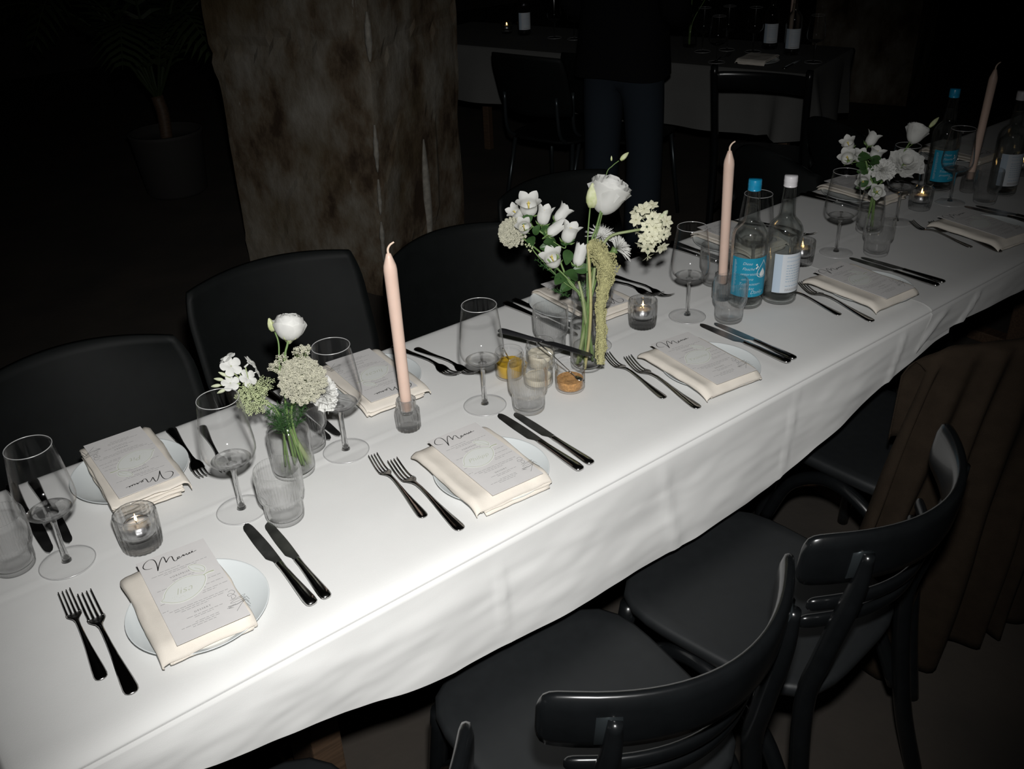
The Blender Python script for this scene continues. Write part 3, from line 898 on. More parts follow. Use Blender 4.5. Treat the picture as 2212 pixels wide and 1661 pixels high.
TEA = tealight_data()
def tealight(label, x, y, z=ZT, sc=1.0):
    o = thing('tealight_holder', label, 'tealight', (x, y, z), random.uniform(0, 6), 'burning tealights in fluted glass holders')
    link('holder_glass', TEA[0], o)
    t = link('tealight_candle', TEA[2], o); link('tin_cup', TEA[1], t); link('wick', TEA[3], t); link('flame', TEA[4], t)
    o.scale = (sc, sc, sc)
    return o
# ---- tall taper candle and its holder
def holder_data():
    n = 144; rb = 18
    o = [(0.0190, 0.0), (0.0218, 0.0010), (0.0228, 0.0040), (0.0230, 0.0250), (0.0230, 0.0340), (0.0222, 0.0390), (0.0185, 0.0420), (0.0172, 0.0440), (0.0174, 0.0500), (0.0180, 0.0590)]
    i = [(0.0172, 0.0600), (0.0118, 0.0598), (0.0112, 0.0570), (0.0108, 0.0400), (0.0106, 0.0360), (0.0, 0.0355)]
    prof = [(0.0, 0.0)] + o + i
    v, f = lathe(prof, n, cap0=False, cap1=False)
    vv = []
    for k, p in enumerate(v):
        j = k // n; r, z = prof[j]; t = 2 * PI * (k % n) / n
        if 1 <= j <= len(o): r = r - 0.0018 * (0.5 - 0.5 * abs(math.cos(rb * t / 2)))
        vv.append((r * math.cos(t), r * math.sin(t), z))
    return mesh_data('candle_holder', vv, f, 'glass_thick')
HOLD = holder_data()
def candle(label_h, label_c, x, y, lean=(0, 0), h=0.345, z=ZT):
    o = link('candle_holder', HOLD, None, (x, y, z), (0, 0, 0.3))
    tag(o, label_h, 'candle holder', 'fluted glass candle holders')
    c = thing('taper_candle', label_c, 'candle', (x, y, z + 0.0362), 0, 'unlit pink taper candles')
    L = h - 0.036
    prof = [(0.0, 0.0), (0.0088, 0.0), (0.0096, 0.004), (0.0100, 0.03), (0.0106, L * 0.55), (0.0113, L - 0.045), (0.0114, L - 0.034), (0.0104, L - 0.026), (0.0060, L - 0.012), (0.0040, L - 0.006), (0.0, L - 0.004)]
    link('shaft', mesh_data('shaft', *lathe(prof, 28, cap0=False, cap1=False), 'candle'), c)
    wp = smooth_path([(0, 0, L - 0.008), (0.0, 0, L + 0.002), (0.004, -0.002, L + 0.009), (0.010, -0.005, L + 0.013)], 4)
    link('wick', mesh_data('wick', *tube(wp, [0.0022 - 0.0007 * i / (len(wp) - 1) for i in range(len(wp))], 7), 'wick'), c)
    c.rotation_euler = (lean[1], lean[0], 0)
    return o
# ---- water bottle
def bottle_data():
    o = [(0.0, 0.0025), (0.020, 0.0012), (0.030, 0.0), (0.0355, 0.0015), (0.0378, 0.0060), (0.0382, 0.0150), (0.0380, 0.0200), (0.0380, 0.1240), (0.0384, 0.1270), (0.0386, 0.1320), (0.0386, 0.1560), (0.0378, 0.1650), (0.0352, 0.1740), (0.0300, 0.1825), (0.0235, 0.1895), (0.0188, 0.1950), (0.0170, 0.2010),
         (0.0160, 0.2120), (0.0142, 0.2400), (0.0128, 0.2600), (0.0126, 0.2640), (0.0120, 0.2660)]
    i = [(r - (0.0026 if z > 0.02 else 0.004), z) for r, z in o[4:]][::-1]
    g = mesh_data('bottle_glass', *lathe(o + [(0.0100, 0.2840), (0.0085, 0.2840)] + [(0.0095, 0.262)] + i[1:] + [(0.030, 0.0075), (0.0, 0.0105)], 56, cap0=False, cap1=False), 'glass_bottle')
    w = [(0.0, 0.0110), (0.0285, 0.0090), (0.0335, 0.0130), (0.0350, 0.0200), (0.0351, 0.1060), (0.0356, 0.1330), (0.0356, 0.1555), (0.0348, 0.1645), (0.0322, 0.1735), (0.0270, 0.1820), (0.0205, 0.1890), (0.0158, 0.1948), (0.0140, 0.2010), (0.0130, 0.2120), (0.0121, 0.2300), (0.0, 0.2302)]
    wt = mesh_data('water', *lathe(w, 40, cap0=False, cap1=False), 'water')
    cp = []
    for z, r in [(0.2615, 0.0136), (0.2620, 0.0143), (0.2635, 0.0143), (0.2640, 0.0136), (0.2660, 0.0142), (0.2675, 0.0137), (0.2690, 0.0143), (0.2706, 0.0138), (0.2720, 0.0144), (0.2745, 0.0144), (0.2760, 0.0141), (0.2830, 0.0140), (0.2848, 0.0132), (0.2852, 0.0)]:
        cp.append((r, z))
    return g, wt, {c: mesh_data('screw_cap', *lathe(cp, 36, cap0=False, cap1=False), 'cap_' + c) for c in ('blue', 'white')}
BOT = bottle_data()
LR = 0.03835
def wrap_label(a0, a1, z0, z1, mat, name, parent, r=LR):
    def fn(u, v):
        a = a0 + (a1 - a0) * u
        return (r * math.cos(a), r * math.sin(a), z0 + (z1 - z0) * v)
    return MB().add(*grid(36, 2, fn)).build(name, mat, parent)
def wrap_flat(v, f, a, z, mat, name, parent, r=LR + 0.0003, rot=0.0):
    """lay flat lettering (x right, y up) on the bottle's cylinder; a is the angle of its centre"""
    c, s = math.cos(rot), math.sin(rot)
    o = []
    for (x, y, _) in v:
        X, Y = x * c - y * s, x * s + y * c
        t = a + X / r
        o.append((r * math.cos(t), r * math.sin(t), z + Y + 0.017))
    return MB().add(o, f).build(name, mat, parent, smooth=False)
def drop_shape(s, hollow=True):
    pts = []
    for k in range(28):
        t = 2 * PI * k / 28
        x = math.sin(t) * (0.5 - 0.5 * math.cos(t)) ** 0.9 * 0.62
        y = math.cos(t) * 0.5 + 0.0
        pts.append((x * s, y * s))
    if hollow: return ribbon(pts + [pts[0]], 0.0013, 0)
    return poly_fill(pts, 0)
def bottle(label, x, y, cap, rot, z=ZT, lab='blue', simple=False, wine=False):
    """rot: world angle the middle of the label faces"""
    o = thing('water_bottle', label, 'bottle', (x, y, z), rot, 'glass water bottles')
    link('bottle_glass', BOT[0], o); link('water', BOT[1], o); link('screw_cap', BOT[2][cap], o)
    if lab == 'blue':
        l = wrap_label(-1.25, 1.25, 0.031, 0.121, 'label_blue', 'paper_label', o); tag(l, 'blue paper label')
        mb = []
        def put(s, size, a, zz, sh=0.35):
            v, f = text_mesh(s, size, sh); wrap_flat(v, f, a, zz, 'print_white', 'lettering', l)
        for s, zz, a in (('Diese', 0.092, -0.27), ('Flasche', 0.080, -0.20), ('unterstützt', 0.068, -0.10), ('unsere', 0.056, -0.22), ('Trinkwasser-', 0.0445, -0.06), ('projekte', 0.0340, -0.22)):
            put(s, 0.0092, a, zz)
        put('Danke', 0.0120, 0.40, 0.0250)
        v, f = ribbon([(-0.011, -0.001), (0.012, 0.001)], 0.0012); wrap_flat(v, f, 0.40, 0.0180, 'print_white', 'underline', l)
        v, f = drop_shape(0.040); wrap_flat(v, f, 0.74, 0.078, 'print_white', 'drop_emblem', l)
        v, f = drop_shape(0.020, False); wrap_flat(v, f, 0.70, 0.070, 'print_white', 'drop_emblem', l)
        for (dx, dz) in ((0.26, 0.090), (0.33, 0.085), (0.26, 0.082)):
            v, f = drop_shape(0.005, False); wrap_flat(v, f, dx, dz, 'print_white', 'small_drop', l)
        mb = MB()
        rng = random.Random(3)
        for k in range(26):
            zz = 0.022 + k * 0.003
            v, f = ribbon([(-0.004, 0), (rng.uniform(0.001, 0.004), 0)], 0.0009)
            mb.add([(p[0], p[1] + zz - 0.06, 0) for p in v], f)
        wrap_flat(mb.v, mb.f, -0.98, 0.06, 'label_pale', 'small_print', l)
    else:
        l = wrap_label(-1.0, 1.0, 0.031, 0.121, 'label_white', 'paper_label', o); tag(l, 'white paper label')
        wrap_label(-1.0, -0.55, 0.0315, 0.1205, 'label_pale', 'side_strip', l, LR + 0.0002)
        mb = MB(); rng = random.Random(9)
        for k, zz in enumerate([0.097, 0.088] + [0.078 - 0.0062 * i for i in range(7)] + [0.030]):
            u = -0.014
            while u < 0.022:
                e = u + rng.uniform(0.003, 0.007)
                big = k < 2
                if big:
                    pts = [(u + (e - u) * i / 5, zz - 0.06 + (0.0014 if i % 2 else -0.0014)) for i in range(6)]
                    mb.add(*ribbon(pts, 0.0009))
                else:
                    mb.add(*ribbon([(u, zz - 0.06), (min(e, 0.022), zz - 0.06)], 0.0012))
                u = e + 0.0016
        wrap_flat(mb.v, mb.f, 0.08, 0.06, 'print_blue', 'small_print', l)
        mb = MB()
        for k in range(16):
            mb.add(*ribbon([(-0.012 + k * 0.0024, -0.003), (-0.0112 + k * 0.0024, 0.003)], 0.0012))
        wrap_flat(mb.v, mb.f, 0.05, 0.021, 'ink_grey', 'bottom_print', l)
    return o
# ---- jars with dips
def jar_data():
    o = [(0.0, 0.0), (0.0245, 0.0), (0.0270, 0.0012), (0.0285, 0.0050), (0.0288, 0.0250), (0.0284, 0.0360), (0.0262, 0.0400), (0.0258, 0.0430), (0.0272, 0.0450), (0.0288, 0.0462), (0.0290, 0.0485), (0.0280, 0.0496), (0.0272, 0.0510), (0.0274, 0.0545), (0.0268, 0.0560)]
    i = [(0.0254, 0.0556), (0.0250, 0.0500), (0.0236, 0.0420), (0.0246, 0.0380), (0.0264, 0.0350), (0.0266, 0.0250), (0.0262, 0.0060), (0.0240, 0.0040), (0.0, 0.0038)]
    return mesh_data('jar_glass', *lathe(o + i, 48, cap0=False, cap1=False), 'glass_vase')
JAR = jar_data()
def jar(label, x, y, fill, h, spoon=None, z=ZT):
    o = thing('small_jar', label, 'jar', (x, y, z), 0, 'small glass jars of dips between the settings')
    link('jar_glass', JAR, o)
    def fn(u, v):
        a = 2 * PI * u; r = 0.0255 * v
        return (r * math.cos(a), r * math.sin(a), h + 0.0022 * noise.noise(Vector((r * 90 * math.cos(a), r * 90 * math.sin(a), x * 40))) - 0.001 * (1 - v))
    mb = MB().add(*grid(28, 8, fn, True))
    mb.add(*lathe([(0.0255, h), (0.0257, 0.0062), (0.0235, 0.0043), (0.0, 0.0042)], 28, cap0=False, cap1=False))
    mb.build('filling', fill, o)
    if spoon:
        d = Vector((math.cos(spoon), math.sin(spoon), 0))
        a = d * -0.015 + Vector((0, 0, 0.022)); b = d * 0.030 + Vector((0, 0, 0.064)); c = d * 0.062 + Vector((0, 0, 0.092))
        mbs = MB().add(*tube([a, a.lerp(b, .5), b, c], [0.0009, 0.0010, 0.0012, 0.0018], 6))
        v, f = ico(0.008, (0, 0, 0), 2, (1.35, 0.9, 0.28))
        m = basis((-d.x * 0.4, -d.y * 0.4, 1), (d.x, d.y, 0.5)); m.translation = a - d * 0.004
        mbs.add([m @ Vector(p) for p in v], f)
        s = mbs.build('dip_spoon', 'steel', None, (x, y, z))
        tag(s, 'tiny steel spoon standing in the jar of ' + {'spice': 'orange crumble', 'oil': 'golden oil', 'butter': 'pale spread'}[fill], 'spoon')
    return o
# ---- flower vase
def vase(label, x, y, kind, wl, z=ZT):
    if kind == 1:
        o = [(0.0, 0.002), (0.022, 0.0), (0.0300, 0.0008), (0.0345, 0.0045), (0.0358, 0.0120), (0.0360, 0.0750), (0.0345, 0.0850), (0.0290, 0.0940), (0.0240, 0.0990), (0.0225, 0.1060), (0.0228, 0.1150), (0.0250, 0.1210), (0.0262, 0.1240)]
    elif kind == 2:
        o = [(0.0, 0.002), (0.020, 0.0), (0.0285, 0.0008), (0.0318, 0.0045), (0.0328, 0.0150), (0.0330, 0.0900), (0.0318, 0.1050), (0.0280, 0.1180), (0.0262, 0.1260), (0.0262, 0.1380), (0.0285, 0.1490), (0.0305, 0.1540)]
    else:
        o = [(0.0, 0.002), (0.022, 0.0), (0.0300, 0.0010), (0.0338, 0.0060), (0.0345, 0.0200), (0.0330, 0.0600), (0.0300, 0.0850), (0.0270, 0.0980), (0.0265, 0.1050), (0.0280, 0.1120)]
    H = o[-1][1]
    i = [(r - 0.0019, zz) for r, zz in o[4:]][::-1] + [(0.028, 0.0090), (0.0, 0.0080)]
    t = thing('flower_vase', label, 'vase', (x, y, z), 0, 'clear glass flower vases')
    link('vase_glass', mesh_data('vase_glass', *lathe(o + [(o[-1][0] - 0.0009, H + 0.0007)] + i, 48, cap0=False, cap1=False), 'glass_vase'), t)
    w = [(0.0, 0.0085), (0.0275, 0.0095)] + [(r - 0.0023, zz) for r, zz in o[4:] if 0.011 < zz < wl]
    w.append((interp([(zz, r) for r, zz in o], wl) - 0.0023, wl)); w.append((0.0, wl))
    link('water', mesh_data('water', *lathe(w, 40, cap0=False, cap1=False), 'water'), t)
    return t
# ================================================================== laying the table
def rad(d): return math.radians(d)
NEAR = [  # plate, napkin centre, width, length, lean, name on the tag
    ((0.251, 1.061), (0.245, 1.072), 0.116, 0.198, 4.0, 'lisa'),
    ((0.755, 1.052), (0.744, 1.060), 0.134, 0.202, 4.0, 'Philipp'),
    ((1.293, 1.048), (1.272, 1.053), 0.128, 0.203, 7.0, 'Yvonne'),
    ((1.838, 1.052), (1.818, 1.058), 0.140, 0.200, 4.5, 'Hanna'),
    ((2.385, 1.056), (2.340, 1.056), 0.136, 0.206, 8.0, ''),
]
NC = ['cream napkin under menu tagged %s on the near side' , ]
for i, (pc, nc, w, l, ln, nm) in enumerate(NEAR):
    s = '%s near-side place setting from the left' % ORD[i]
    o = link('side_plate', PLATE, None, (pc[0], pc[1], ZT)); tag(o, 'white side plate at the ' + s, 'plate', 'white side plates')
    _, zt = napkin('folded cream napkin at the ' + s, nc, w, l, rad(-ln), ZT + 0.0152, 4, 0.0042, seed=i + 1)
    d = Vector((0.006, 0.006, 0)); d.rotate(Euler((0, 0, rad(-ln))))
    menu('printed menu card with lemon name tag at the ' + s, (nc[0] + d.x, nc[1] + d.y), rad(-ln + (0.5 if i % 2 else -0.8)), zt, nm)
NF = [(((0.105, 1.023), (0.116, 1.212)), ((0.127, 0.973), (0.137, 1.187))), (((0.605, 1.029), (0.629, 1.222)), ((0.630, 0.965), (0.644, 1.177))),
      (((1.148, 1.031), (1.178, 1.219)), ((1.167, 0.964), (1.197, 1.180))), (((1.686, 1.022), (1.712, 1.213)), ((1.708, 0.957), (1.746, 1.175))), (((2.247, 1.031), (2.285, 1.220)), ((2.268, 0.967), (2.311, 1.182)))]
NK = [(((0.376, 0.965), (0.385, 1.203)), ((0.398, 0.964), (0.412, 1.184))), (((0.872, 0.959), (0.883, 1.196)), ((0.898, 0.961), (0.907, 1.179))),
      (((1.427, 0.960), (1.435, 1.200)), ((1.448, 0.962), (1.461, 1.181))), (((1.971, 0.960), (1.979, 1.199)), ((1.999, 0.961), (2.001, 1.177))), (((2.512, 0.962), (2.520, 1.2)), ((2.540, 0.962), (2.545, 1.18)))]
for i in range(5):
    s = 'at %s near-side place setting from the left' % ORD[i]
    fork('shorter steel fork ' + s, *NF[i][0], 'shorter', z=ZT); fork('longer steel fork ' + s, *NF[i][1], 'longer', z=ZT)
    knife('longer steel knife ' + s, *NK[i][0], 'longer'); knife('shorter steel knife ' + s, *NK[i][1], 'shorter')
FAR = [((0.295, 1.461), (0.292, 1.446), 0.112, 0.222, 3.5, 'Pit', 6), ((0.775, 1.462), (0.757, 1.445), 0.124, 0.222, 3.0, 'lucas', 4), ((1.300, 1.462), (1.318, 1.446), 0.128, 0.216, 4.0, '', 4),
       ((1.850, 1.462), (1.852, 1.446), 0.126, 0.214, 4.0, '', 4), ((2.400, 1.462), (2.402, 1.448), 0.128, 0.214, 4.0, '', 4), ((2.935, 1.462), (2.935, 1.448), 0.128, 0.214, 4.0, '', 4)]
for i, (pc, nc, w, l, ln, nm, ly) in enumerate(FAR):
    s = '%s far-side place setting from the left' % ORD[i]
    o = link('side_plate', PLATE, None, (pc[0], pc[1], ZT)); tag(o, 'white side plate at the ' + s, 'plate', 'white side plates')
    _, zt = napkin(('thick stack-folded cream napkin at the ' if ly > 4 else 'folded cream napkin at the ') + s, nc, w, l, rad(-ln + 180), ZT + 0.0152, ly, 0.0042, seed=i + 21, curl=0.6 if ly > 4 else 1.0)
    menu('menu card facing away from camera at the ' + s, (nc[0] + 0.004, nc[1] - 0.002), rad(-ln + 180 + (2 if i == 0 else -1)), zt, nm)
FF = [(((0.403, 1.568), (0.384, 1.353)), ((0.450, 1.535), (0.418, 1.342))), (((0.888, 1.568), (0.908, 1.354)), ((0.918, 1.526), (0.936, 1.334))), (((1.440, 1.560), (1.470, 1.346)), ((1.486, 1.518), (1.483, 1.326))),
      (((1.985, 1.565), (2.005, 1.352)), ((2.020, 1.530), (2.032, 1.340))), (((2.545, 1.565), (2.56, 1.352)), ((2.575, 1.530), (2.59, 1.34))), None]
FK = [(((0.128, 1.575), (0.126, 1.338)), ((0.160, 1.560), (0.156, 1.342))), (((0.596, 1.568), (0.604, 1.332)), ((0.622, 1.548), (0.623, 1.330))), (((1.194, 1.574), (1.204, 1.336)), ((1.220, 1.574), (1.228, 1.356))),
      (((1.720, 1.575), (1.726, 1.337)), ((1.745, 1.572), (1.750, 1.353))), (((2.291, 1.574), (2.298, 1.336)), ((2.318, 1.571), (2.322, 1.352))), (((2.80, 1.574), (2.805, 1.336)), ((2.826, 1.571), (2.83, 1.352)))]
for i in range(6):
    s = 'at %s far-side place setting from the left' % ORD[i]
    if FF[i]:
        fork('longer steel fork ' + s, *FF[i][0], 'longer'); fork('shorter steel fork ' + s, *FF[i][1], 'shorter')
    knife('longer steel knife ' + s, *FK[i][0], 'longer'); knife('shorter steel knife ' + s, *FK[i][1], 'shorter')

for i, (x, y) in enumerate([(0.397, 1.243), (0.885, 1.241), (1.446, 1.245), (1.987, 1.242), (2.527, 1.247)]):
    wine_glass('clear wine glass beside the %s near-side knives from the left' % ORD[i], x, y)
for i, (x, y) in enumerate([(0.141, 1.297), (0.610, 1.281), (1.199, 1.284), (1.712, 1.285), (2.284, 1.262)]):
    wine_glass('clear wine glass at the %s far-side place setting from the left' % ORD[i], x, y)
for i, (x, y) in enumerate([(0.441, 1.177), (0.938, 1.176), (1.498, 1.174), (2.050, 1.172), (2.590, 1.181)]):
    tumbler('ribbed glass tumbler at the %s near-side place setting from the left' % ORD[i], x, y)
for i, (x, y) in enumerate([(0.078, 1.340), (0.568, 1.337), (1.127, 1.332), (1.628, 1.325)]):
    tumbler('ribbed glass tumbler at the %s far-side place setting from the left' % ORD[i], x, y)
for lab, (x, y) in zip(['tealight beside the leftmost menus in a fluted glass', 'tealight in fluted glass right of the tallest bouquet', 'tealight in fluted glass behind the white-capped near bottle',
                        'tealight in fluted glass right of the dim bouquet', 'tealight in fluted glass at the right edge of the photo'],
                       [(0.243, 1.262), (1.343, 1.281), (1.870, 1.262), (2.422, 1.277), (2.905, 1.236)]):
    tealight(lab, x, y, sc=1.0 if lab.startswith('tealight beside') else 0.97)
candle('fluted glass holder of the leftmost taper candle', 'tall pink taper candle beside the left bouquet', 0.735, 1.272, (-0.022, 0.02))
candle('fluted glass holder of the middle taper candle', 'tall pink taper candle left of the two near bottles', 1.574, 1.258, (-0.03, 0.0))
candle('fluted glass holder of the rightmost taper candle', 'dim pink taper candle between the two far bottles', 2.650, 1.262, (0.02, 0.02))
bottle('glass water bottle with blue cap and blue label nearest the candle', 1.590, 1.205, 'blue', rad(-128))
bottle('glass water bottle with white cap and white label, bright and near', 1.662, 1.168, 'white', rad(-112), lab='white')
bottle('dim glass water bottle with blue cap at the far right', 2.614, 1.335, 'blue', rad(-118))
bottle('dim glass water bottle with white cap at the far right', 2.700, 1.190, 'white', rad(-125), lab='white')
jar('glass jar of golden oil behind the second near-side tumbler', 0.992, 1.300, 'oil', 0.030, spoon=-2.4)
jar('glass jar of pale spread under the propped black knife', 1.062, 1.288, 'butter', 0.030)
jar('glass jar of pale spread right behind the ribbed tumbler', 1.012, 1.236, 'butter', 0.018)
jar('glass jar of orange crumble in front of the tallest bouquet', 1.046, 1.182, 'spice', 0.022, spoon=2.2)
# black knife propped across the jars
kp = thing('spreading_knife', 'black knife propped across the rims of the dip jars', 'knife', (1.024, 1.372, ZT + 0.0590), lay((1.024, 1.372), (1.078, 1.19)))
kp.rotation_euler = (rad(0.5), 0, lay((1.024, 1.372), (1.078, 1.19)))
h, b = KNIVES['shorter']
hh = h.copy(); hh.materials.clear(); hh.materials.append(MATS['black_handle']); link('knife_handle', hh, kp)
bb = b.copy(); bb.materials.clear(); bb.materials.append(MATS['black_handle']); link('blade', bb, kp)
vase('clear bottle-necked vase of the left bouquet', 0.512, 1.284, 1, 0.080)
vase('tall clear vase of the largest middle bouquet', 1.128, 1.224, 2, 0.100)
vase('dim clear vase of the right-hand bouquet', 2.172, 1.271, 3, 0.07)
# ================================================================== flowers
V3 = Vector
CAMDIR = lambda p: (CAM - Vector(p)).normalized()
def fl_thing(name, label, cat, base, group):
    return thing(name, label, cat, base, 0, group)
def fstem(o, base, pts, r=0.0016, mat='stem', name='stem', r1=None):
    b = V3(base); path = smooth_path([V3(p) - b for p in pts], 6)
    n = len(path) - 1
    rr = [r + ((r1 or r) - r) * i / n for i in range(n + 1)]
    return MB().add(*tube(path, rr, 7)).build(name, mat, o)
def petal_data(R, t0, t1, span, flare, ruffle, seed, mat='petal', stretch=1.0):
    nu, nv = 10, 10
    def fn(u, v):
        uu = u * 2 - 1
        shape = math.sin(min(1, v * 1.15 + 0.12) * PI * 0.5) ** 0.7
        top = 1 - 0.16 * abs(uu) ** 2.5 * 1.0
        t = t0 + (t1 - t0) * v * top
        a = uu * span * shape
        r = R * math.sin(t); z = -R * math.cos(t) * stretch
        e = max(0, v - 0.6) / 0.4
        r += R * flare * e * e * (1 + 0.3 * uu * uu)
        r += R * ruffle * e * noise.noise(V3((uu * 2.7 + seed * 3.3, seed, 0)))
        z += R * ruffle * 0.8 * e * noise.noise(V3((uu * 3.1 + seed * 1.7, 5, seed)))
        z -= R * flare * 0.35 * e * e
        return (r * math.cos(a), r * math.sin(a), z)
    return mesh_data('petal', *grid(nu, nv, fn), mat)
_pc = {}
def petal_set(kind, R):
    k = (kind, round(R, 4))
    if k in _pc: return _pc[k]
    if kind == 'closed':     # rose-like, petals wrapped over each other
        s = [(3, petal_data(R * 0.50, 0.3, 2.75, 1.3, 0, 0.06, 1, stretch=1.35)), (4, petal_data(R * 0.68, 0.28, 2.62, 1.2, 0.0, 0.10, 2, stretch=1.25)), (4, petal_data(R * 0.84, 0.25, 2.45, 1.15, 0.0, 0.12, 3, stretch=1.15)), (5, petal_data(R * 0.94, 0.22, 2.25, 1.05, 0.03, 0.14, 4, stretch=1.08)), (4, petal_data(R, 0.2, 1.9, 0.95, 0.10, 0.14, 14))]
    elif kind == 'cup':      # half-open cup with a wide wavy rim
        s = [(3, petal_data(R * 0.45, 0.3, 2.35, 1.25, 0.0, 0.15, 5, stretch=1.9)), (4, petal_data(R * 0.62, 0.25, 2.2, 1.2, 0.05, 0.2, 6, stretch=1.75)), (4, petal_data(R * 0.80, 0.2, 2.0, 1.1, 0.10, 0.22, 7, stretch=1.65)), (5, petal_data(R * 0.92, 0.18, 1.9, 1.05, 0.14, 0.24, 8, stretch=1.6)), (5, petal_data(R, 0.16, 1.8, 1.0, 0.20, 0.26, 18, stretch=1.55))]
    else:                    # open, seen into the face
        s = [(3, petal_data(R * 0.45, 0.3, 1.9, 1.2, 0.15, 0.25, 9)), (5, petal_data(R * 0.65, 0.25, 1.65, 1.05, 0.35, 0.3, 10)), (5, petal_data(R * 0.85, 0.2, 1.5, 1.0, 0.40, 0.3, 11)), (6, petal_data(R, 0.18, 1.35, 0.9, 0.45, 0.3, 12))]
    _pc[k] = s
    return s
def rose_bloom(o, base, c, d, R, kind, seed=0):
    rng = random.Random(seed)
    m = basis(d); m.translation = V3(c) - V3(base)
    mb = MB().add(*lathe([(0.0, -R * 1.30), (R * 0.13, -R * 1.25), (R * 0.30, -R * 1.02), (R * 0.42, -R * 0.90), (R * 0.2, -R * 0.85), (0.0, -R * 0.85)], 12, cap0=False, cap1=False))
    for k in range(5):
        a = 2 * PI * k / 5
        mb.add(*tube([(math.cos(a) * R * 0.25, math.sin(a) * R * 0.25, -R * 1.0), (math.cos(a) * R * 0.62, math.sin(a) * R * 0.62, -R * 0.80), (math.cos(a) * R * 0.88, math.sin(a) * R * 0.88, -R * 0.45)], [R * 0.07, R * 0.05, R * 0.012], 5))
    b = mb.build('bloom', 'bud', o); b.matrix_local = m
    for li, (n, me) in enumerate(petal_set(kind, R)):
        off = rng.uniform(0, 6)
        for k in range(n):
            p = link('petal', me, b)
            p.rotation_euler = (0, 0, off + 2 * PI * k / n + rng.uniform(-0.12, 0.12))
            s = rng.uniform(0.95, 1.05); p.scale = (s, s, s)
    return b
def bud_part(o, base, c, d, L, r, mat='bud', name='bud'):
    m = basis(d); m.translation = V3(c) - V3(base)
    prof = [(0.0, -L * .5), (r * 0.55, -L * .46), (r * 0.95, -L * .25), (r, -L * .05), (r * .8, L * .18), (r * .45, L * .36), (r * .12, L * .49), (0.0, L * .5)]
    v, f = lathe(prof, 16, 4, r * 0.10, cap0=False, cap1=False)
    b = MB().add(v, f).build(name, mat, o); b.matrix_local = m
    return b
_bell = {}
def bell_data(R, H, flare, seed):
    k = (round(R, 4), round(H, 4), flare, seed)
    if k in _bell: return _bell[k]
    def fn(u, v):
        a = 2 * PI * u
        ph = (5 * u) % 1.0; lobe = (1 - abs(2 * ph - 1)) ** 0.75
        vm = 0.76 + 0.24 * lobe
        q = v * vm
        r = R * interp([(0, 0.18), (0.06, 0.55), (0.16, 0.80), (0.35, 0.92), (0.6, 0.90), (0.75, 0.97), (1.0, 1.05)], q)
        e = max(0, q - 0.62) / 0.38
        r += R * flare * e * (0.45 + 0.55 * lobe)
        z = H * q - H * 0.28 * flare * e * e
        r += R * 0.05 * noise.noise(V3((math.cos(a) * 2, math.sin(a) * 2, v * 2 + seed * 3)))
        return (r * math.cos(a), r * math.sin(a), z)
    d = mesh_data('corolla', *grid(50, 14, fn, True), 'petal')
    mb = MB().add(*tube([(0, 0, 0), (0, 0, H * 0.45), (0, 0, H * 0.62)], [R * 0.09, R * 0.08, R * 0.13], 7))
    for k in range(3):
        a = 2 * PI * k / 3
        mb.add(*tube([(0, 0, H * .6), (R * .12 * math.cos(a), R * .12 * math.sin(a), H * .68), (R * .2 * math.cos(a), R * .2 * math.sin(a), H * .70)], [R * .07, R * .06, R * .03], 5))
    pi_ = mesh_data('pistil', mb.v, mb.f, 'pollen')
    mb = MB().add(*lathe([(0.0, -R * .25), (R * .2, -R * .2), (R * .32, 0), (R * .2, R * .1), (0, R * .1)], 10, cap0=False, cap1=False))
    for k2 in range(5):
        a = 2 * PI * k2 / 5 + 0.3
        mb.add(*tube([(R * .25 * math.cos(a), R * .25 * math.sin(a), 0), (R * .75 * math.cos(a), R * .75 * math.sin(a), R * .12), (R * 1.1 * math.cos(a), R * 1.1 * math.sin(a), R * .5)], [R * .16, R * .13, R * .02], 5, flat=0.4))
    ca = mesh_data('calyx', mb.v, mb.f, 'stem')
    _bell[k] = (d, pi_, ca)
    return _bell[k]
def bell(o, base, c, d, R, H, flare, seed=0):
    """c is the middle of the bell"""
    d = V3(d).normalized()
    c0 = V3(c) - d * H * 0.5
    D = bell_data(R, H, flare, seed % 3)
    m = basis(d); m.translation = c0 - V3(base)
    b = link('bell_flower', D[0], o); b.matrix_local = m
    link('pistil', D[1], b); link('calyx', D[2], b)
    return c0
def umbel(o, base, c, d, R, dome, n, mat='umbel', seed=0, per=15, fr=0.0011, hub=None, ball=False):
    rng = random.Random(seed)
    d = V3(d).normalized(); c = V3(c)
    m = basis(d)
    mb = MB(); rays = MB()
    hub = V3(hub) if hub is not None else c - d * R * 0.9
    for k in range(n):
        t = (k + 0.5) / n
        r = R * math.sqrt(t) * (1 if not ball else 1)
        a = k * 2.39996
        z = dome * R * (1 - t ** (1.2)) if not ball else R * math.sqrt(max(0, 1 - t * 0.98)) * 0.75
        q = m @ V3((r * math.cos(a), r * math.sin(a), z + rng.uniform(-0.06, 0.06) * R))
        cc = c + q
        rays.add(*tube([hub - V3(base), (hub * 0.4 + cc * 0.6) - V3(base) - d * R * 0.06, cc - V3(base)], [0.0006, 0.0005, 0.0004], 4, cap=False))
        cr = R * 0.62 / math.sqrt(n) * 1.75
        for j in range(per):
            tt = (j + .5) / per; rr = cr * math.sqrt(tt); aa = j * 2.39996 + k
            p = cc - V3(base) + m @ V3((rr * math.cos(aa), rr * math.sin(aa), cr * 0.35 * (1 - tt) + rng.uniform(-.35, .35) * cr))
            mb.add(*octa(fr * rng.uniform(0.7, 1.25), p))
    fo = mb.build('florets', mat, o, smooth=False); fo['kind'] = 'stuff'
    rays.build('umbel_rays', 'stem_pale', o)
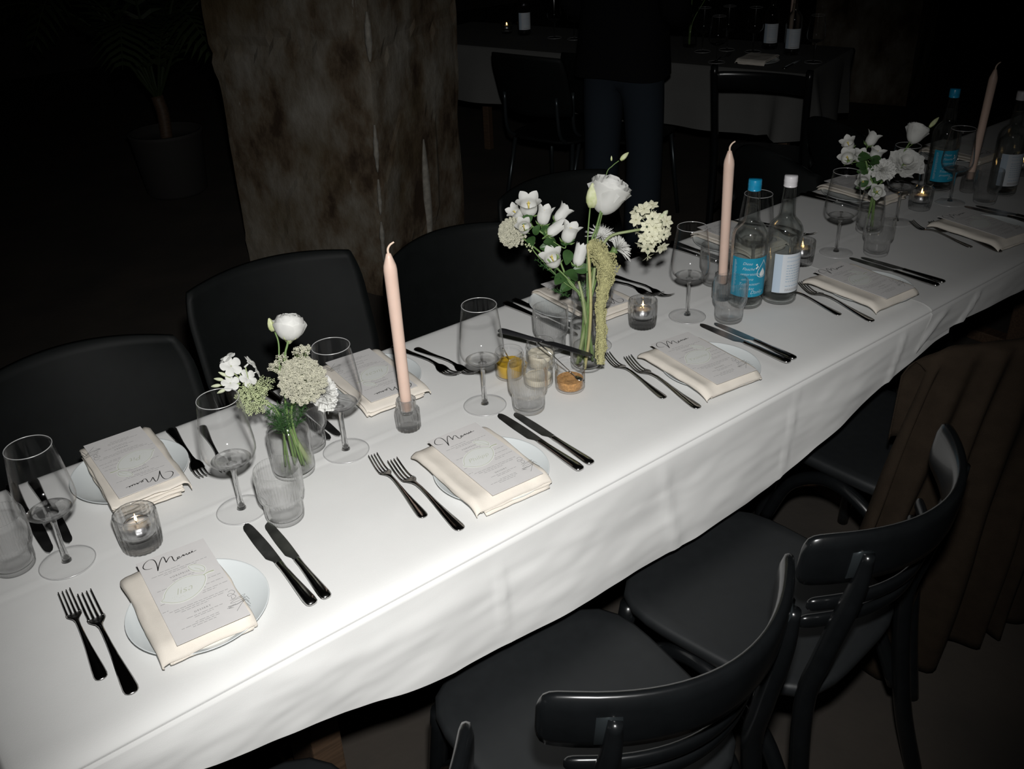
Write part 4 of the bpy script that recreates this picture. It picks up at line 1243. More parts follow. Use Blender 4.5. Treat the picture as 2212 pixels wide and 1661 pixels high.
def leaf_data(L, w, bend):
    def fn(u, v):
        uu = u * 2 - 1
        wd = w * math.sin(PI * min(1, v * 0.93 + 0.04)) ** 0.8
        return (uu * wd, L * v, bend * L * v * v + abs(uu) * wd * 0.35 - 0.02 * L)
    return mesh_data('leaf', *grid(6, 10, fn), 'leaf')
LEAF = leaf_data(0.036, 0.011, -0.25)
def leaf(o, base, at_, d, s=1.0, up=(0, 0, 1), mat=None):
    y = V3(d).normalized(); z = V3(up); x = y.cross(z).normalized(); z = x.cross(y)
    m = Matrix((x, y, z)).transposed().to_4x4(); m.translation = V3(at_) - V3(base)
    l = link('leaf', LEAF, o); l.matrix_local = m @ Matrix.Scale(s, 4)
    return l
def fern(o, base, roots, seed=0, n=26, spread=0.03, name='feathery_leaves'):
    rng = random.Random(seed); mb = MB()
    for (r, d, L) in roots:
        r = V3(r) - V3(base); d = V3(d).normalized()
        for k in range(n):
            t = k / n
            p = r + d * L * t
            q = V3((rng.uniform(-1, 1), rng.uniform(-1, 1), rng.uniform(-0.3, 0.9))).normalized()
            e = p + (q * 0.8 + d * 0.5) * spread * (1 - 0.5 * t)
            mb.add(*tube([p, p.lerp(e, .5) + V3((0, 0, 0.002)), e], [0.0006, 0.0005, 0.0002], 4, cap=False))
            for j in range(3):
                s = p.lerp(e, 0.4 + 0.2 * j); g = s + V3((rng.uniform(-1, 1), rng.uniform(-1, 1), rng.uniform(-.5, 1))) * spread * 0.28
                mb.add(*tube([s, g], [0.0005, 0.0002], 3, cap=False))
        mb.add(*tube([r, r + d * L], [0.0010, 0.0005], 5))
    f = mb.build(name, 'fern', o); f['kind'] = 'stuff'
    return f
def carnation(o, base, c, d, R, seed=0):
    rng = random.Random(seed)
    m = basis(d); m.translation = V3(c) - V3(base)
    b = MB().add(*lathe([(0, -R * 1.3), (R * .18, -R * 1.25), (R * .24, -R * .8), (R * .3, -R * .4), (0, -R * .4)], 10, cap0=False, cap1=False)).build('bloom', 'bud', o)
    b.matrix_local = m
    def pd(sd):
        def fn(u, v):
            uu = u * 2 - 1
            a = uu * (0.34 + 0.30 * v)
            e = max(0, v - .35) / .65
            r = R * (0.10 + 0.95 * v)
            z = R * (0.10 * math.sin(PI * v)) + R * 0.10 * e * math.sin(uu * 8 + sd) + R * .12 * e * noise.noise(V3((uu * 4, sd, 1)))
            r += R * 0.06 * e * math.sin(uu * 16 + sd * 2)
            return (r * math.cos(a), r * math.sin(a), z)
        return mesh_data('petal', *grid(22, 8, fn), 'petal')
    ps = [pd(i * 1.7) for i in range(3)]
    for k in range(42):
        t = k / 42
        p = link('petal', ps[k % 3], b)
        el = 0.05 + 1.30 * (1 - t)
        p.rotation_euler = (0, -el, k * 2.39996)
        s = 1.0 - 0.28 * (1 - t); p.scale = (s, s, s); p.location = (0, 0, -R * 0.35)
    return b
def chrys(o, base, c, d, R, seed=0):
    rng = random.Random(seed); mb = MB()
    for k in range(95):
        t = (k + .5) / 95
        a = k * 2.39996; el = 1.35 * (1 - t) ** 0.8 + 0.06
        L = R * (0.62 + 0.40 * t) * rng.uniform(.9, 1.08)
        dv = V3((math.cos(a) * math.cos(el), math.sin(a) * math.cos(el), math.sin(el)))
        e = dv * L
        mid = dv * L * .5 + V3((0, 0, R * .10))
        mb.add(*tube([V3((0, 0, 0)), mid, e], [R * .035, R * .062, R * .018], 5, flat=0.5))
    m = basis(d); m.translation = V3(c) - V3(base)
    b = mb.build('bloom', 'petal', o); b.matrix_local = m
    return b
_star = None
def star_data(R):
    mb = MB()
    for k in range(6):
        a0 = 2 * PI * k / 6
        def fn(u, v):
            uu = u * 2 - 1
            w = R * 0.32 * math.sin(PI * min(1, v * .9 + .1)) ** .8
            r = R * v; z = R * (0.30 * v - 0.20 * v * v) - abs(uu) * w * 0.2
            x, y = r, uu * w
            return (x * math.cos(a0) - y * math.sin(a0), x * math.sin(a0) + y * math.cos(a0), z)
        mb.add(*grid(4, 6, fn))
        a = a0 + PI / 6
        mb.add(*tube([(0, 0, 0), (R * .4 * math.cos(a), R * .4 * math.sin(a), R * .42)], [R * .03, R * .02], 4))
    return mesh_data('floret', mb.v, mb.f, 'petal_cream'), mesh_data('ovary', *ico(R * 0.15, (0, 0, R * 0.12), 2), 'ovary')
def amaranth(o, base, pts, rads, seed=0, dens=1.0):
    rng = random.Random(seed)
    P = smooth_path([V3(p) - V3(base) for p in pts], 8)
    n = len(P)
    tb = [(i / (len(rads) - 1), r) for i, r in enumerate(rads)]
    lens = [0]
    for a, b in zip(P, P[1:]): lens.append(lens[-1] + (b - a).length)
    tot = lens[-1]
    R_ = lambda i: interp(tb, i / (n - 1))
    core = MB().add(*tube(P, [R_(i) * 0.72 for i in range(n)], 9))
    core.build('tassel_core', 'amaranth', o)
    mb = MB()
    ncl = 0
    for i in range(n - 1):
        L = lens[i + 1] - lens[i]
        cnt = max(3, int(dens * L * R_(i) * 2 * PI * 1.0 / (0.0026 ** 2)))
        t = frame_at(P, i)
        u = t.cross(V3((0.3, 0.5, 0.8))).normalized(); w = t.cross(u)
        for k in range(cnt):
            a = rng.uniform(0, 2 * PI); q = P[i].lerp(P[i + 1], rng.random())
            lump = 1 + 0.55 * noise.noise(V3((q.x * 70 + math.cos(a) * 0.8, q.y * 70 + math.sin(a) * 0.8, q.z * 70)))
            r = R_(i) * lump * rng.uniform(0.86, 1.02)
            mb.add(*octa(rng.uniform(0.0012, 0.0021), q + u * math.cos(a) * r + w * math.sin(a) * r))
    x = mb.build('florets', 'amaranth', o, smooth=False); x['kind'] = 'stuff'

# ------------------------------------------------------------------ left bouquet
B1 = V3((0.512, 1.284, ZT + 0.010)); G1 = 'flowers of the left bouquet'
def in1(dx, dy, z): return V3((0.512 + dx, 1.284 + dy, ZT + z))
o = fl_thing('lisianthus', 'white rose-like lisianthus with a green bud above the left bouquet', 'flower', B1, G1)
fstem(o, B1, [in1(0.012, -0.006, 0.012), in1(0.004, 0.0, 0.110), (0.535, 1.302, 0.945), (0.548, 1.308, 0.972), (0.553, 1.311, 0.980)], 0.0019)
rose_bloom(o, B1, (0.560, 1.316, 0.999), (0.25, 0.12, 0.95), 0.0240, 'closed', 3)
fstem(o, B1, [in1(0.006, 0.0, 0.115), (0.525, 1.302, 0.935), (0.537, 1.317, 0.973), (0.539, 1.328, 0.990)], 0.0014, name='bud_stem')
bud_part(o, B1, (0.5375, 1.335, 1.001), (-0.12, 0.1, 1), 0.024, 0.0058)
o = fl_thing('phlox', 'cluster of flat five-petalled white phlox left of the left bouquet', 'flower', B1, G1)
hub = V3((0.478, 1.322, 0.905))
fstem(o, B1, [in1(-0.012, 0.006, 0.014), in1(-0.006, 0.006, 0.112), hub], 0.0017)
def phlox_data(R):
    def fn(u, v):
        a = 2 * PI * u
        lob = abs(math.cos(2.5 * a)) ** 0.5
        r = R * (0.05 + v * (0.62 + 0.38 * lob - 0.05))
        z = R * (0.22 * v - 0.25 * v * v) + R * 0.05 * math.sin(5 * a) * v - R * 0.10 * (1 - v) ** 3
        return (r * math.cos(a), r * math.sin(a), z)
    mb = MB().add(*grid(50, 7, fn, True)); mb.add(*lathe([(R * .09, 0), (R * .10, -R * .5), (R * .14, -R * 1.0), (0, -R * 1.1)], 8, cap0=False, cap1=False))
    return mesh_data('phlox_flower', mb.v, mb.f, 'petal'), mesh_data('eye', *ico(R * 0.09, (0, 0, -R * .03), 1), 'petal_green')
PH, PHE = phlox_data(0.0185)
for (c, d, s) in [((0.465, 1.352, 0.945), (0.05, -0.75, 0.62), 1.0), ((0.480, 1.328, 0.927), (0.25, -0.75, 0.55), 0.86), ((0.455, 1.343, 0.921), (-0.15, -0.6, 0.75), 0.82),
                  ((0.492, 1.335, 0.950), (0.75, -0.3, 0.6), 0.72), ((0.466, 1.366, 0.955), (-0.3, 0.2, 0.9), 0.8), ((0.500, 1.335, 0.929), (0.85, -0.35, 0.3), 0.6)]:
    p = link('phlox_flower', PH, o); m = basis(d); m.translation = V3(c) - B1; p.matrix_local = m @ Matrix.Scale(s, 4); link('eye', PHE, p)
    e = V3(c) - V3(d).normalized() * 0.0165 * s
    fstem(o, B1, [hub, (hub + e) / 2 + V3((0, 0, 0.004)), e], 0.0011, 'stem_pale', 'flower_stalk')
for c in [(0.450, 1.356, 0.934), (0.442, 1.357, 0.927), (0.435, 1.356, 0.918), (0.439, 1.347, 0.910)]:
    d = V3(c) - V3((0.470, 1.340, 0.918))
    bud_part(o, B1, c, d, 0.015, 0.0030, 'petal_green', 'flower_bud')
    fstem(o, B1, [V3((0.470, 1.340, 0.915)), V3(c)], 0.0010, 'stem_pale', 'flower_stalk')
o = fl_thing('wild_carrot', 'large beige lacy umbel at the front of the left bouquet', 'flower', B1, G1)
c = V3((0.540, 1.254, 0.930)); d = (CAMDIR(c) + V3((0.1, 0, 0.25))).normalized()
hubp = c - d * 0.034
fstem(o, B1, [in1(0.014, -0.010, 0.012), in1(0.010, -0.004, 0.112), hubp], 0.0020)
umbel(o, B1, c, d, 0.0385, 0.30, 120, 'umbel', 1, 24, 0.00105, hubp)
for k, (c2, r2) in enumerate([((0.533, 1.304, 0.951), 0.010), ((0.519, 1.307, 0.941), 0.009), ((0.559, 1.292, 0.962), 0.009), ((0.569, 1.285, 0.963), 0.008), ((0.535, 1.285, 0.945), 0.010)]):
    umbel(o, B1, V3(c2), (CAMDIR(c2) + V3((0, 0, 0.6))), r2, 0.4, 7, 'umbel', 40 + k, 12, 0.0012, hubp)
o = fl_thing('green_umbel', 'small green lacy umbel under the phlox in the left bouquet', 'flower', B1, G1)
c = V3((0.475, 1.311, 0.898)); d = (CAMDIR(c) + V3((-0.3, 0, 0.1))).normalized()
fstem(o, B1, [in1(-0.010, -0.006, 0.014), in1(-0.010, 0.002, 0.110), c - d * 0.02], 0.0015)
umbel(o, B1, c, d, 0.026, 0.5, 34, 'umbel_green', 5, 12, 0.0016)
umbel(o, B1, V3((0.502, 1.315, 0.912)), d, 0.014, 0.6, 12, 'umbel_green', 6, 9, 0.0013, c - d * 0.02)
o = fl_thing('carnation', 'white ruffled carnation behind the large umbel of left bouquet', 'flower', B1, G1)
c = V3((0.578, 1.262, 0.893))
fstem(o, B1, [in1(0.010, 0.010, 0.012), in1(0.012, 0.004, 0.112), c + V3((-0.02, 0.012, -0.010))], 0.0018)
carnation(o, B1, c, (0.55, -0.55, 0.35), 0.036, 4)
o = fl_thing('dill_sprig', 'feathery dark green sprig in the neck of the left vase', 'foliage', B1, G1)
fern(o, B1, [(in1(0.0, -0.004, 0.075), (0.0, 0, 1), 0.055), (in1(0.008, 0.004, 0.080), (0.2, -0.1, 1), 0.045), (in1(-0.008, 0.002, 0.080), (-0.35, 0.1, 1), 0.050), (in1(0.0, 0.008, 0.070), (0.0, 0.3, 1), 0.05), (in1(0.012, -0.006, 0.085), (0.3, -0.4, 1), 0.045), (in1(-0.010, -0.008, 0.085), (-0.3, -0.4, 1), 0.045)], 2, 34, 0.022)
fstem(o, B1, [in1(0.004, 0.004, 0.012), in1(0.0, 0.0, 0.085)], 0.0022, 'stem')
fstem(o, B1, [in1(0.022, -0.016, 0.016), in1(0.004, 0.004, 0.085)], 0.0042, 'stem_pale', 'broad_stalk')

# ------------------------------------------------------------------ middle bouquet
B2 = V3((1.128, 1.224, ZT + 0.010)); G2 = 'flowers of the middle bouquet'
def in2(dx, dy, z): return V3((1.128 + dx, 1.224 + dy, ZT + z))
o = fl_thing('lisianthus', 'tall open white lisianthus with green bud topping the middle bouquet', 'flower', B2, G2)
fstem(o, B2, [in2(-0.018, -0.012, 0.012), in2(0.006, 0.002, 0.150), (1.169, 1.256, 0.990), (1.186, 1.261, 1.015), (1.210, 1.270, 1.052)], 0.0022)
fstem(o, B2, [(1.172, 1.254, 0.992), (1.192, 1.259, 1.020), (1.212, 1.268, 1.050)], 0.0012, name='side_stem')
rose_bloom(o, B2, (1.232, 1.271, 1.084), (0.30, -0.16, 0.93), 0.0335, 'cup', 8)
fstem(o, B2, [in2(0.004, 0.004, 0.150), (1.166, 1.263, 0.996), (1.192, 1.284, 1.054)], 0.0015, name='bud_stem')
bud_part(o, B2, (1.197, 1.284, 1.074), (0.10, 0.05, 1), 0.048, 0.0125)
fstem(o, B2, [(1.215, 1.272, 1.055), (1.240, 1.290, 1.105), (1.251, 1.285, 1.120), (1.264, 1.281, 1.128)], 0.0009, name='bud_stem')
bud_part(o, B2, (1.275, 1.277, 1.135), (0.75, -0.2, 0.55), 0.022, 0.0048)
bud_part(o, B2, (1.251, 1.288, 1.134), (0, 0, 1), 0.010, 0.0020)
o = fl_thing('bellflower', 'white bellflower spray with green leaves left in the middle bouquet', 'flower', B2, G2)
main = [in2(0.010, -0.006, 0.012), in2(-0.004, 0.0, 0.140), (1.112, 1.258, 0.930), (1.112, 1.290, 0.975), (1.108, 1.315, 1.005), (1.092, 1.338, 1.025)]
fstem(o, B2, main, 0.0026, 'stem', r1=0.0016)
mp = [V3((1.112, 1.258, 0.930)), V3((1.112, 1.290, 0.975)), V3((1.108, 1.315, 1.005)), V3((1.092, 1.338, 1.025))]
tocam = CAMDIR((1.11, 1.32, 1.02))
BELLS = [((1.100, 1.358, 1.060), tocam * 0.45 + V3((0.0, 0, 0.75)), 0.0185, 0.046, 0.42, 3), ((1.083, 1.378, 1.045), V3((-0.7, 0.0, 0.7)), 0.0115, 0.036, 0.40, 3), ((1.118, 1.333, 1.044), V3((0.25, -0.1, 0.95)), 0.0140, 0.042, 0.22, 3),
         ((1.147, 1.313, 1.045), V3((0.70, -0.3, 0.80)), 0.0120, 0.042, 0.35, 2), ((1.068, 1.335, 1.031), tocam * 0.7 + V3((-0.1, 0, 0.55)), 0.0125, 0.034, 0.35, 3), ((1.119, 1.302, 1.023), V3((0.85, -0.2, 0.45)), 0.0115, 0.040, -0.35, 2),
         ((1.140, 1.285, 1.015), tocam * 0.30 + V3((0.40, 0, 0.75)), 0.0150, 0.045, 0.40, 2), ((1.096, 1.286, 0.973), tocam * 0.30 + V3((-0.30, 0, 0.8)), 0.0165, 0.042, 0.42, 1), ((1.146, 1.263, 0.973), V3((0.45, 0.1, 0.9)), 0.0130, 0.045, -0.1, 0)]
for k, (c, d, R, H, fl_, at_) in enumerate(BELLS):
    c0 = bell(o, B2, c, d, R, H, fl_, k)
    a = mp[at_]
    fstem(o, B2, [a, c0 - V3(d).normalized() * 0.012, c0], 0.0011, 'stem', 'flower_stalk')
rng = random.Random(4)
for k, (c, s) in enumerate([((1.082, 1.332, 1.002), 0.85), ((1.114, 1.303, 0.996), 1.1), ((1.102, 1.307, 0.989), 0.9), ((1.128, 1.277, 0.975), 1.0), ((1.100, 1.270, 0.935), 1.0), ((1.124, 1.254, 0.939), 1.1), ((1.138, 1.252, 0.950), 1.0),
                            ((1.108, 1.318, 1.018), 0.9), ((1.125, 1.305, 1.028), 0.8), ((1.085, 1.345, 1.040), 0.8), ((1.133, 1.290, 0.998), 0.9), ((1.140, 1.270, 0.955), 0.8), ((1.116, 1.262, 0.922), 1.0), ((1.090, 1.325, 1.022), 0.7)]):
    d = V3((rng.uniform(-1, 1), rng.uniform(-0.8, 0.3), rng.uniform(-0.5, 0.6)))
    leaf(o, B2, V3(c) - d.normalized() * 0.015, d, s, CAMDIR(c) + V3((rng.uniform(-.4, .4), 0, 0.3)))
o = fl_thing('wild_carrot', 'round beige lacy umbel at the left of the middle bouquet', 'flower', B2, G2)
c = V3((1.058, 1.363, 1.016)); d = (CAMDIR(c) * 0.6 + V3((-0.55, 0.0, 0.25))).normalized()
hubp = c - d * 0.030
fstem(o, B2, [in2(-0.012, 0.010, 0.014), in2(-0.008, 0.006, 0.145), (1.098, 1.300, 0.965), hubp], 0.0018)
umbel(o, B2, c - d * 0.014, d, 0.0290, 1.0, 110, 'umbel', 11, 22, 0.0010, hubp, ball=True)
o = fl_thing('dill_sprig', 'thin green sprig with tiny berries below the round beige umbel', 'foliage', B2, G2)
fern(o, B2, [((1.105, 1.27, 0.93), (-0.45, 0.6, 0.6), 0.065), ((1.100, 1.245, 0.905), (-0.3, 0.3, 0.2), 0.03), ((1.118, 1.235, 0.895), (0.2, 0.0, 0.5), 0.035)], 7, 16, 0.016)
fstem(o, B2, [in2(-0.006, 0.008, 0.014), in2(-0.006, 0.0, 0.140), (1.105, 1.27, 0.93), (1.085, 1.315, 0.972), (1.078, 1.327, 0.990)], 0.0011)
mbb = MB()
for k in range(14):
    mbb.add(*ico(0.0022, V3((1.078 + rng.uniform(-.011, .011), 1.327 + rng.uniform(-.011, .011), 0.991 + rng.uniform(-.007, .007))) - B2, 1))
mbb.build('berries', 'umbel_green', o)
for k, (c, d, R, lab) in enumerate([((1.214, 1.278, 0.985), V3((-0.1, -0.3, 0.9)), 0.033, 'white spidery chrysanthemum behind the amaranth in the middle bouquet'), ((1.226, 1.246, 0.968), V3((0.75, -0.35, 0.55)), 0.036, 'white spidery chrysanthemum right of amaranth in the middle bouquet')]):
    o = fl_thing('chrysanthemum', lab, 'flower', B2, G2)
    dn = d.normalized()
    fstem(o, B2, [in2(0.010 - 0.02 * k, 0.008, 0.012), in2(0.008, 0.006 - 0.01 * k, 0.148), V3(c) - dn * 0.03, V3(c) - dn * 0.004], 0.0018)
    chrys(o, B2, c, d, R, k)
    MB().add(*lathe([(0, -0.010), (0.004, -0.009), (0.009, 0.0), (0, 0.002)], 10, cap0=False, cap1=False)).build('calyx', 'stem', o).matrix_local = Matrix.Translation(V3(c) - dn * 0.002 - B2) @ basis(d)
o = fl_thing('star_of_bethlehem', 'arching stem of cream star-shaped florets right of the middle bouquet', 'flower', B2, G2)
fstem(o, B2, [in2(-0.020, 0.006, 0.012), in2(0.012, 0.002, 0.145), (1.172, 1.246, 0.955), (1.187, 1.242, 0.989), (1.207, 1.237, 1.004), (1.238, 1.216, 1.010), (1.255, 1.206, 1.012), (1.272, 1.198, 1.018)], 0.0034, 'stem_pale', r1=0.0024)
SD, SO = star_data(0.0142)
cc = V3((1.268, 1.197, 1.012)); axis = V3((0.8, -0.5, 0.1)).normalized()
rng = random.Random(21)
m0 = basis(axis)
for k in range(30):
    t = (k + .5) / 30
    a = k * 2.39996; el = math.acos(1 - 1.75 * t)
    dv = m0 @ V3((math.sin(el) * math.cos(a), math.sin(el) * math.sin(a), math.cos(el)))
    r = rng.uniform(0.020, 0.040)
    p = cc + V3((dv.x * r, dv.y * r, dv.z * r * 1.15))
    dd = (dv + CAMDIR(p) * 0.7).normalized()
    fo = link('floret', SD, o); m = basis(dd); m.translation = p - B2; s = rng.uniform(0.9, 1.2); fo.matrix_local = m @ Matrix.Scale(s, 4); 
    if k % 2 == 0: link('ovary', SO, fo)
    MB().add(*tube([cc - B2, (cc + p) / 2 - B2 - dv * 0.001, p - B2], [0.0010, 0.0008, 0.0007], 4)).build('flower_stalk', 'petal_green', o)
p = V3((1.246, 1.180, 0.965)); fo = link('floret', SD, o); m = basis((0.1, -0.5, -0.6)); m.translation = p - B2; fo.matrix_local = m
MB().add(*tube([cc - B2 - V3((0, 0, 0.02)), (cc + p) / 2 - B2 + V3((-0.003, 0, -0.006)), p - B2], 0.0009, 5)).build('flower_stalk', 'petal_green', o)
for k in range(5):
    bud_part(o, B2, cc + V3((0.02 + 0.006 * math.cos(k * 1.3), -0.012 + 0.006 * math.sin(k * 1.3), 0.014 + 0.004 * k)), (0.5, -0.3, 0.6), 0.012, 0.0045, 'petal_green', 'flower_bud')
o = fl_thing('amaranth', 'hanging green amaranth tassel drooping over the front of the middle vase', 'flower', B2, G2)
fstem(o, B2, [in2(-0.022, -0.018, 0.010), in2(-0.008, -0.016, 0.080), in2(0.001, -0.010, 0.150), (1.140, 1.232, 0.985), (1.144, 1.238, 1.000), (1.150, 1.234, 1.004)], 0.0030, 'amaranth_stem')
amaranth(o, B2, [(1.145, 1.238, 0.999), (1.153, 1.228, 0.998), (1.150, 1.213, 0.988), (1.151, 1.193, 0.971), (1.138, 1.184, 0.950), (1.130, 1.180, 0.935), (1.113, 1.170, 0.910), (1.101, 1.155, 0.873), (1.089, 1.142, 0.842), (1.076, 1.129, 0.812)],
         [0.011, 0.016, 0.0180, 0.0190, 0.0180, 0.0150, 0.0115, 0.0100, 0.0098, 0.0096, 0.0060], 3)
# thick cut stems standing in the water
o = fl_thing('tulip_stem', 'thick pale green cut stalk slanting in the middle vase', 'foliage', B2, G2)
fstem(o, B2, [in2(0.024, 0.008, 0.012), in2(-0.004, -0.002, 0.100), in2(-0.010, 0.0, 0.150), (1.118, 1.236, 0.935)], 0.0046, 'stem_pale', r1=0.0024)

# ------------------------------------------------------------------ right bouquet
B3 = V3((2.172, 1.271, ZT + 0.010)); G3 = 'flowers of the right bouquet'
def in3(dx, dy, z): return V3((2.172 + dx, 1.271 + dy, ZT + z))
o = fl_thing('bellflower', 'dim white bellflower spray at the left of the right bouquet', 'flower', B3, G3)
fstem(o, B3, [in3(-0.010, 0.004, 0.012), in3(-0.004, 0.0, 0.110), (2.160, 1.285, 0.900), (2.165, 1.305, 0.935), (2.168, 1.320, 0.955)], 0.0024)
mp3 = [V3((2.160, 1.285, 0.900)), V3((2.165, 1.305, 0.935)), V3((2.168, 1.320, 0.955))]
tc3 = CAMDIR((2.17, 1.3, 0.95))
for k, (c, d, R, H, fl_, a_) in enumerate([((2.142, 1.346, 0.974), V3((-0.6, 0, 0.8)), 0.0145, 0.036, 0.45, 2), ((2.195, 1.313, 0.984), V3((0.45, -0.2, 0.9)), 0.0150, 0.042, 0.45, 2), ((2.129, 1.335, 0.943), tc3 * .5 + V3((-0.3, 0, 0.5)), 0.0165, 0.038, 0.45, 1),
                                          ((2.156, 1.316, 0.946), tc3 * .5 + V3((0.2, 0, 0.6)), 0.0145, 0.032, 0.4, 1), ((2.190, 1.293, 0.950), tc3 * .4 + V3((0.45, 0, 0.6)), 0.0165, 0.038, 0.45, 2), ((2.139, 1.288, 0.888), tc3 * .7 + V3((0.1, 0, 0.1)), 0.0150, 0.034, 0.45, 0),
                                          ((2.160, 1.258, 0.864), tc3 * .8 + V3((0.1, 0, 0.1)), 0.0155, 0.028, 0.45, 0)]):
    c0 = bell(o, B3, c, d, R, H, fl_, k); a = mp3[a_]
    fstem(o, B3, [a, c0 - V3(d).normalized() * 0.012, c0], 0.0011, 'stem', 'flower_stalk')
rng = random.Random(14)
for k in range(14):
    c = V3((2.160 + rng.uniform(-.022, .026), 1.290 + rng.uniform(-.03, .03), rng.uniform(0.875, 0.955)))
    d = V3((rng.uniform(-1, 1), rng.uniform(-0.8, 0.3), rng.uniform(-0.5, 0.6)))
    leaf(o, B3, c - d.normalized() * 0.015, d, rng.uniform(.8, 1.1), CAMDIR(c) + V3((rng.uniform(-.4, .4), 0, 0.3)))
o = fl_thing('carnation', 'dim white ruffled carnation in the middle of the right bouquet', 'flower', B3, G3)
fstem(o, B3, [in3(0.008, -0.004, 0.012), in3(0.004, 0.0, 0.110), (2.168, 1.266, 0.905)], 0.002)
carnation(o, B3, (2.170, 1.258, 0.923), tc3 * .6 + V3((0.1, 0, 0.55)), 0.033, 9)
o = fl_thing('lisianthus', 'dim white lisianthus with slender bud rising rightmost in the right bouquet', 'flower', B3, G3)
fstem(o, B3, [in3(0.012, 0.004, 0.012), in3(0.008, 0.0, 0.110), (2.225, 1.262, 0.905), (2.262, 1.258, 0.950), (2.276, 1.254, 0.972)], 0.0018)
rose_bloom(o, B3, (2.291, 1.249, 1.000), (0.35, -0.1, 0.9), 0.0240, 'cup', 15)
fstem(o, B3, [(2.262, 1.258, 0.950), (2.300, 1.240, 0.982), (2.322, 1.233, 1.006)], 0.0012, name='bud_stem')
bud_part(o, B3, (2.331, 1.230, 1.013), (0.7, -0.2, 0.6), 0.034, 0.0060)
o = fl_thing('lisianthus', 'dim open white lisianthus facing the camera in the right bouquet', 'flower', B3, G3)
fstem(o, B3, [in3(0.004, 0.010, 0.012), in3(0.006, 0.004, 0.110), (2.225, 1.250, 0.900), (2.242, 1.244, 0.922)], 0.0018)
rose_bloom(o, B3, (2.247, 1.238, 0.934), tc3 * .7 + V3((0.25, 0, 0.5)), 0.0310, 'open', 16)
# ================================================================== chairs
def arc_rail(w, depth, z0, z1, th, tilt=0.0, n=24, lift=0.0):
    us = [-1 + 2 * i / n for i in range(n + 1)]
    us = [-1.0, -0.997, -0.99, -0.975, -0.95] + [u for u in us if abs(u) < 0.94] + [0.95, 0.975, 0.99, 0.997, 1.0]
    n = len(us) - 1
    """curved back rail; ends come forward by depth; rounded ends"""
    v = []; f = []
    m = 12
    for i in range(n + 1):
        u = us[i]
        x = u * w / 2; y = depth * u * u
        nx, ny = -2 * depth * u / (w / 2), 1.0
        L = math.hypot(nx, ny); nx, ny = nx / L, ny / L
        e = max(0, abs(u) - 0.86) / 0.14
        hh = (z1 - z0) / 2 * (0.72 + 0.28 * math.sqrt(max(0.0, 1 - e * e)))
        e2 = max(0, abs(u) - 0.94) / 0.06; th_ = th * math.sqrt(max(0.004, 1 - e2 * e2 * 0.996)); hh *= math.sqrt(max(0.30, 1 - 0.70 * e2 ** 4)); zc = (z0 + z1) / 2 + lift * u * u
        for k in range(m):
            a = 2 * PI * k / m
            # superellipse section
            ca, sa = math.cos(a), math.sin(a)
            q = (abs(ca) ** 3 + abs(sa) ** 3) ** (-1 / 3)
            tt = ca * q * th_ / 2; zz = sa * q * hh
            v.append((x + nx * tt, y + ny * tt - tilt * (zc + zz - z0), zc + zz))
    for i in range(n):
        for k in range(m):
            k2 = (k + 1) % m
            f.append((i * m + k, (i + 1) * m + k, (i + 1) * m + k2, i * m + k2))
    f.append(tuple(range(m))); f.append(tuple(reversed(range(n * m, (n + 1) * m))))
    return v, f
def seat_slab(w0, w1, d, z, th, rnd=0.07, dish=0.008, n=40):
    """rounded trapezoid seat; w0 rear, w1 front width"""
    out = []
    for k in range(n):
        a = 2 * PI * k / n
        ca, sa = math.cos(a), math.sin(a)
        q = (abs(ca) ** 4 + abs(sa) ** 4) ** (-0.25)
        x, y = ca * q, sa * q
        wd = w0 + (w1 - w0) * (y + 1) / 2
        out.append((x * wd / 2, y * d / 2))
    v = []; f = []
    rings = [(0.0, -dish), (0.5, -dish * .8), (0.85, -dish * .2), (0.96, 0.0), (0.995, -0.004), (1.0, -th * 0.5), (0.985, -th + 0.002), (0.95, -th), (0.0, -th)]
    for (s, dz) in rings:
        for (x, y) in out: v.append((x * s, y * s, z + dz))
    for j in range(len(rings) - 1):
        for k in range(n):
            k2 = (k + 1) % n
            f.append((j * n + k, j * n + k2, (j + 1) * n + k2, (j + 1) * n + k))
    return v, f
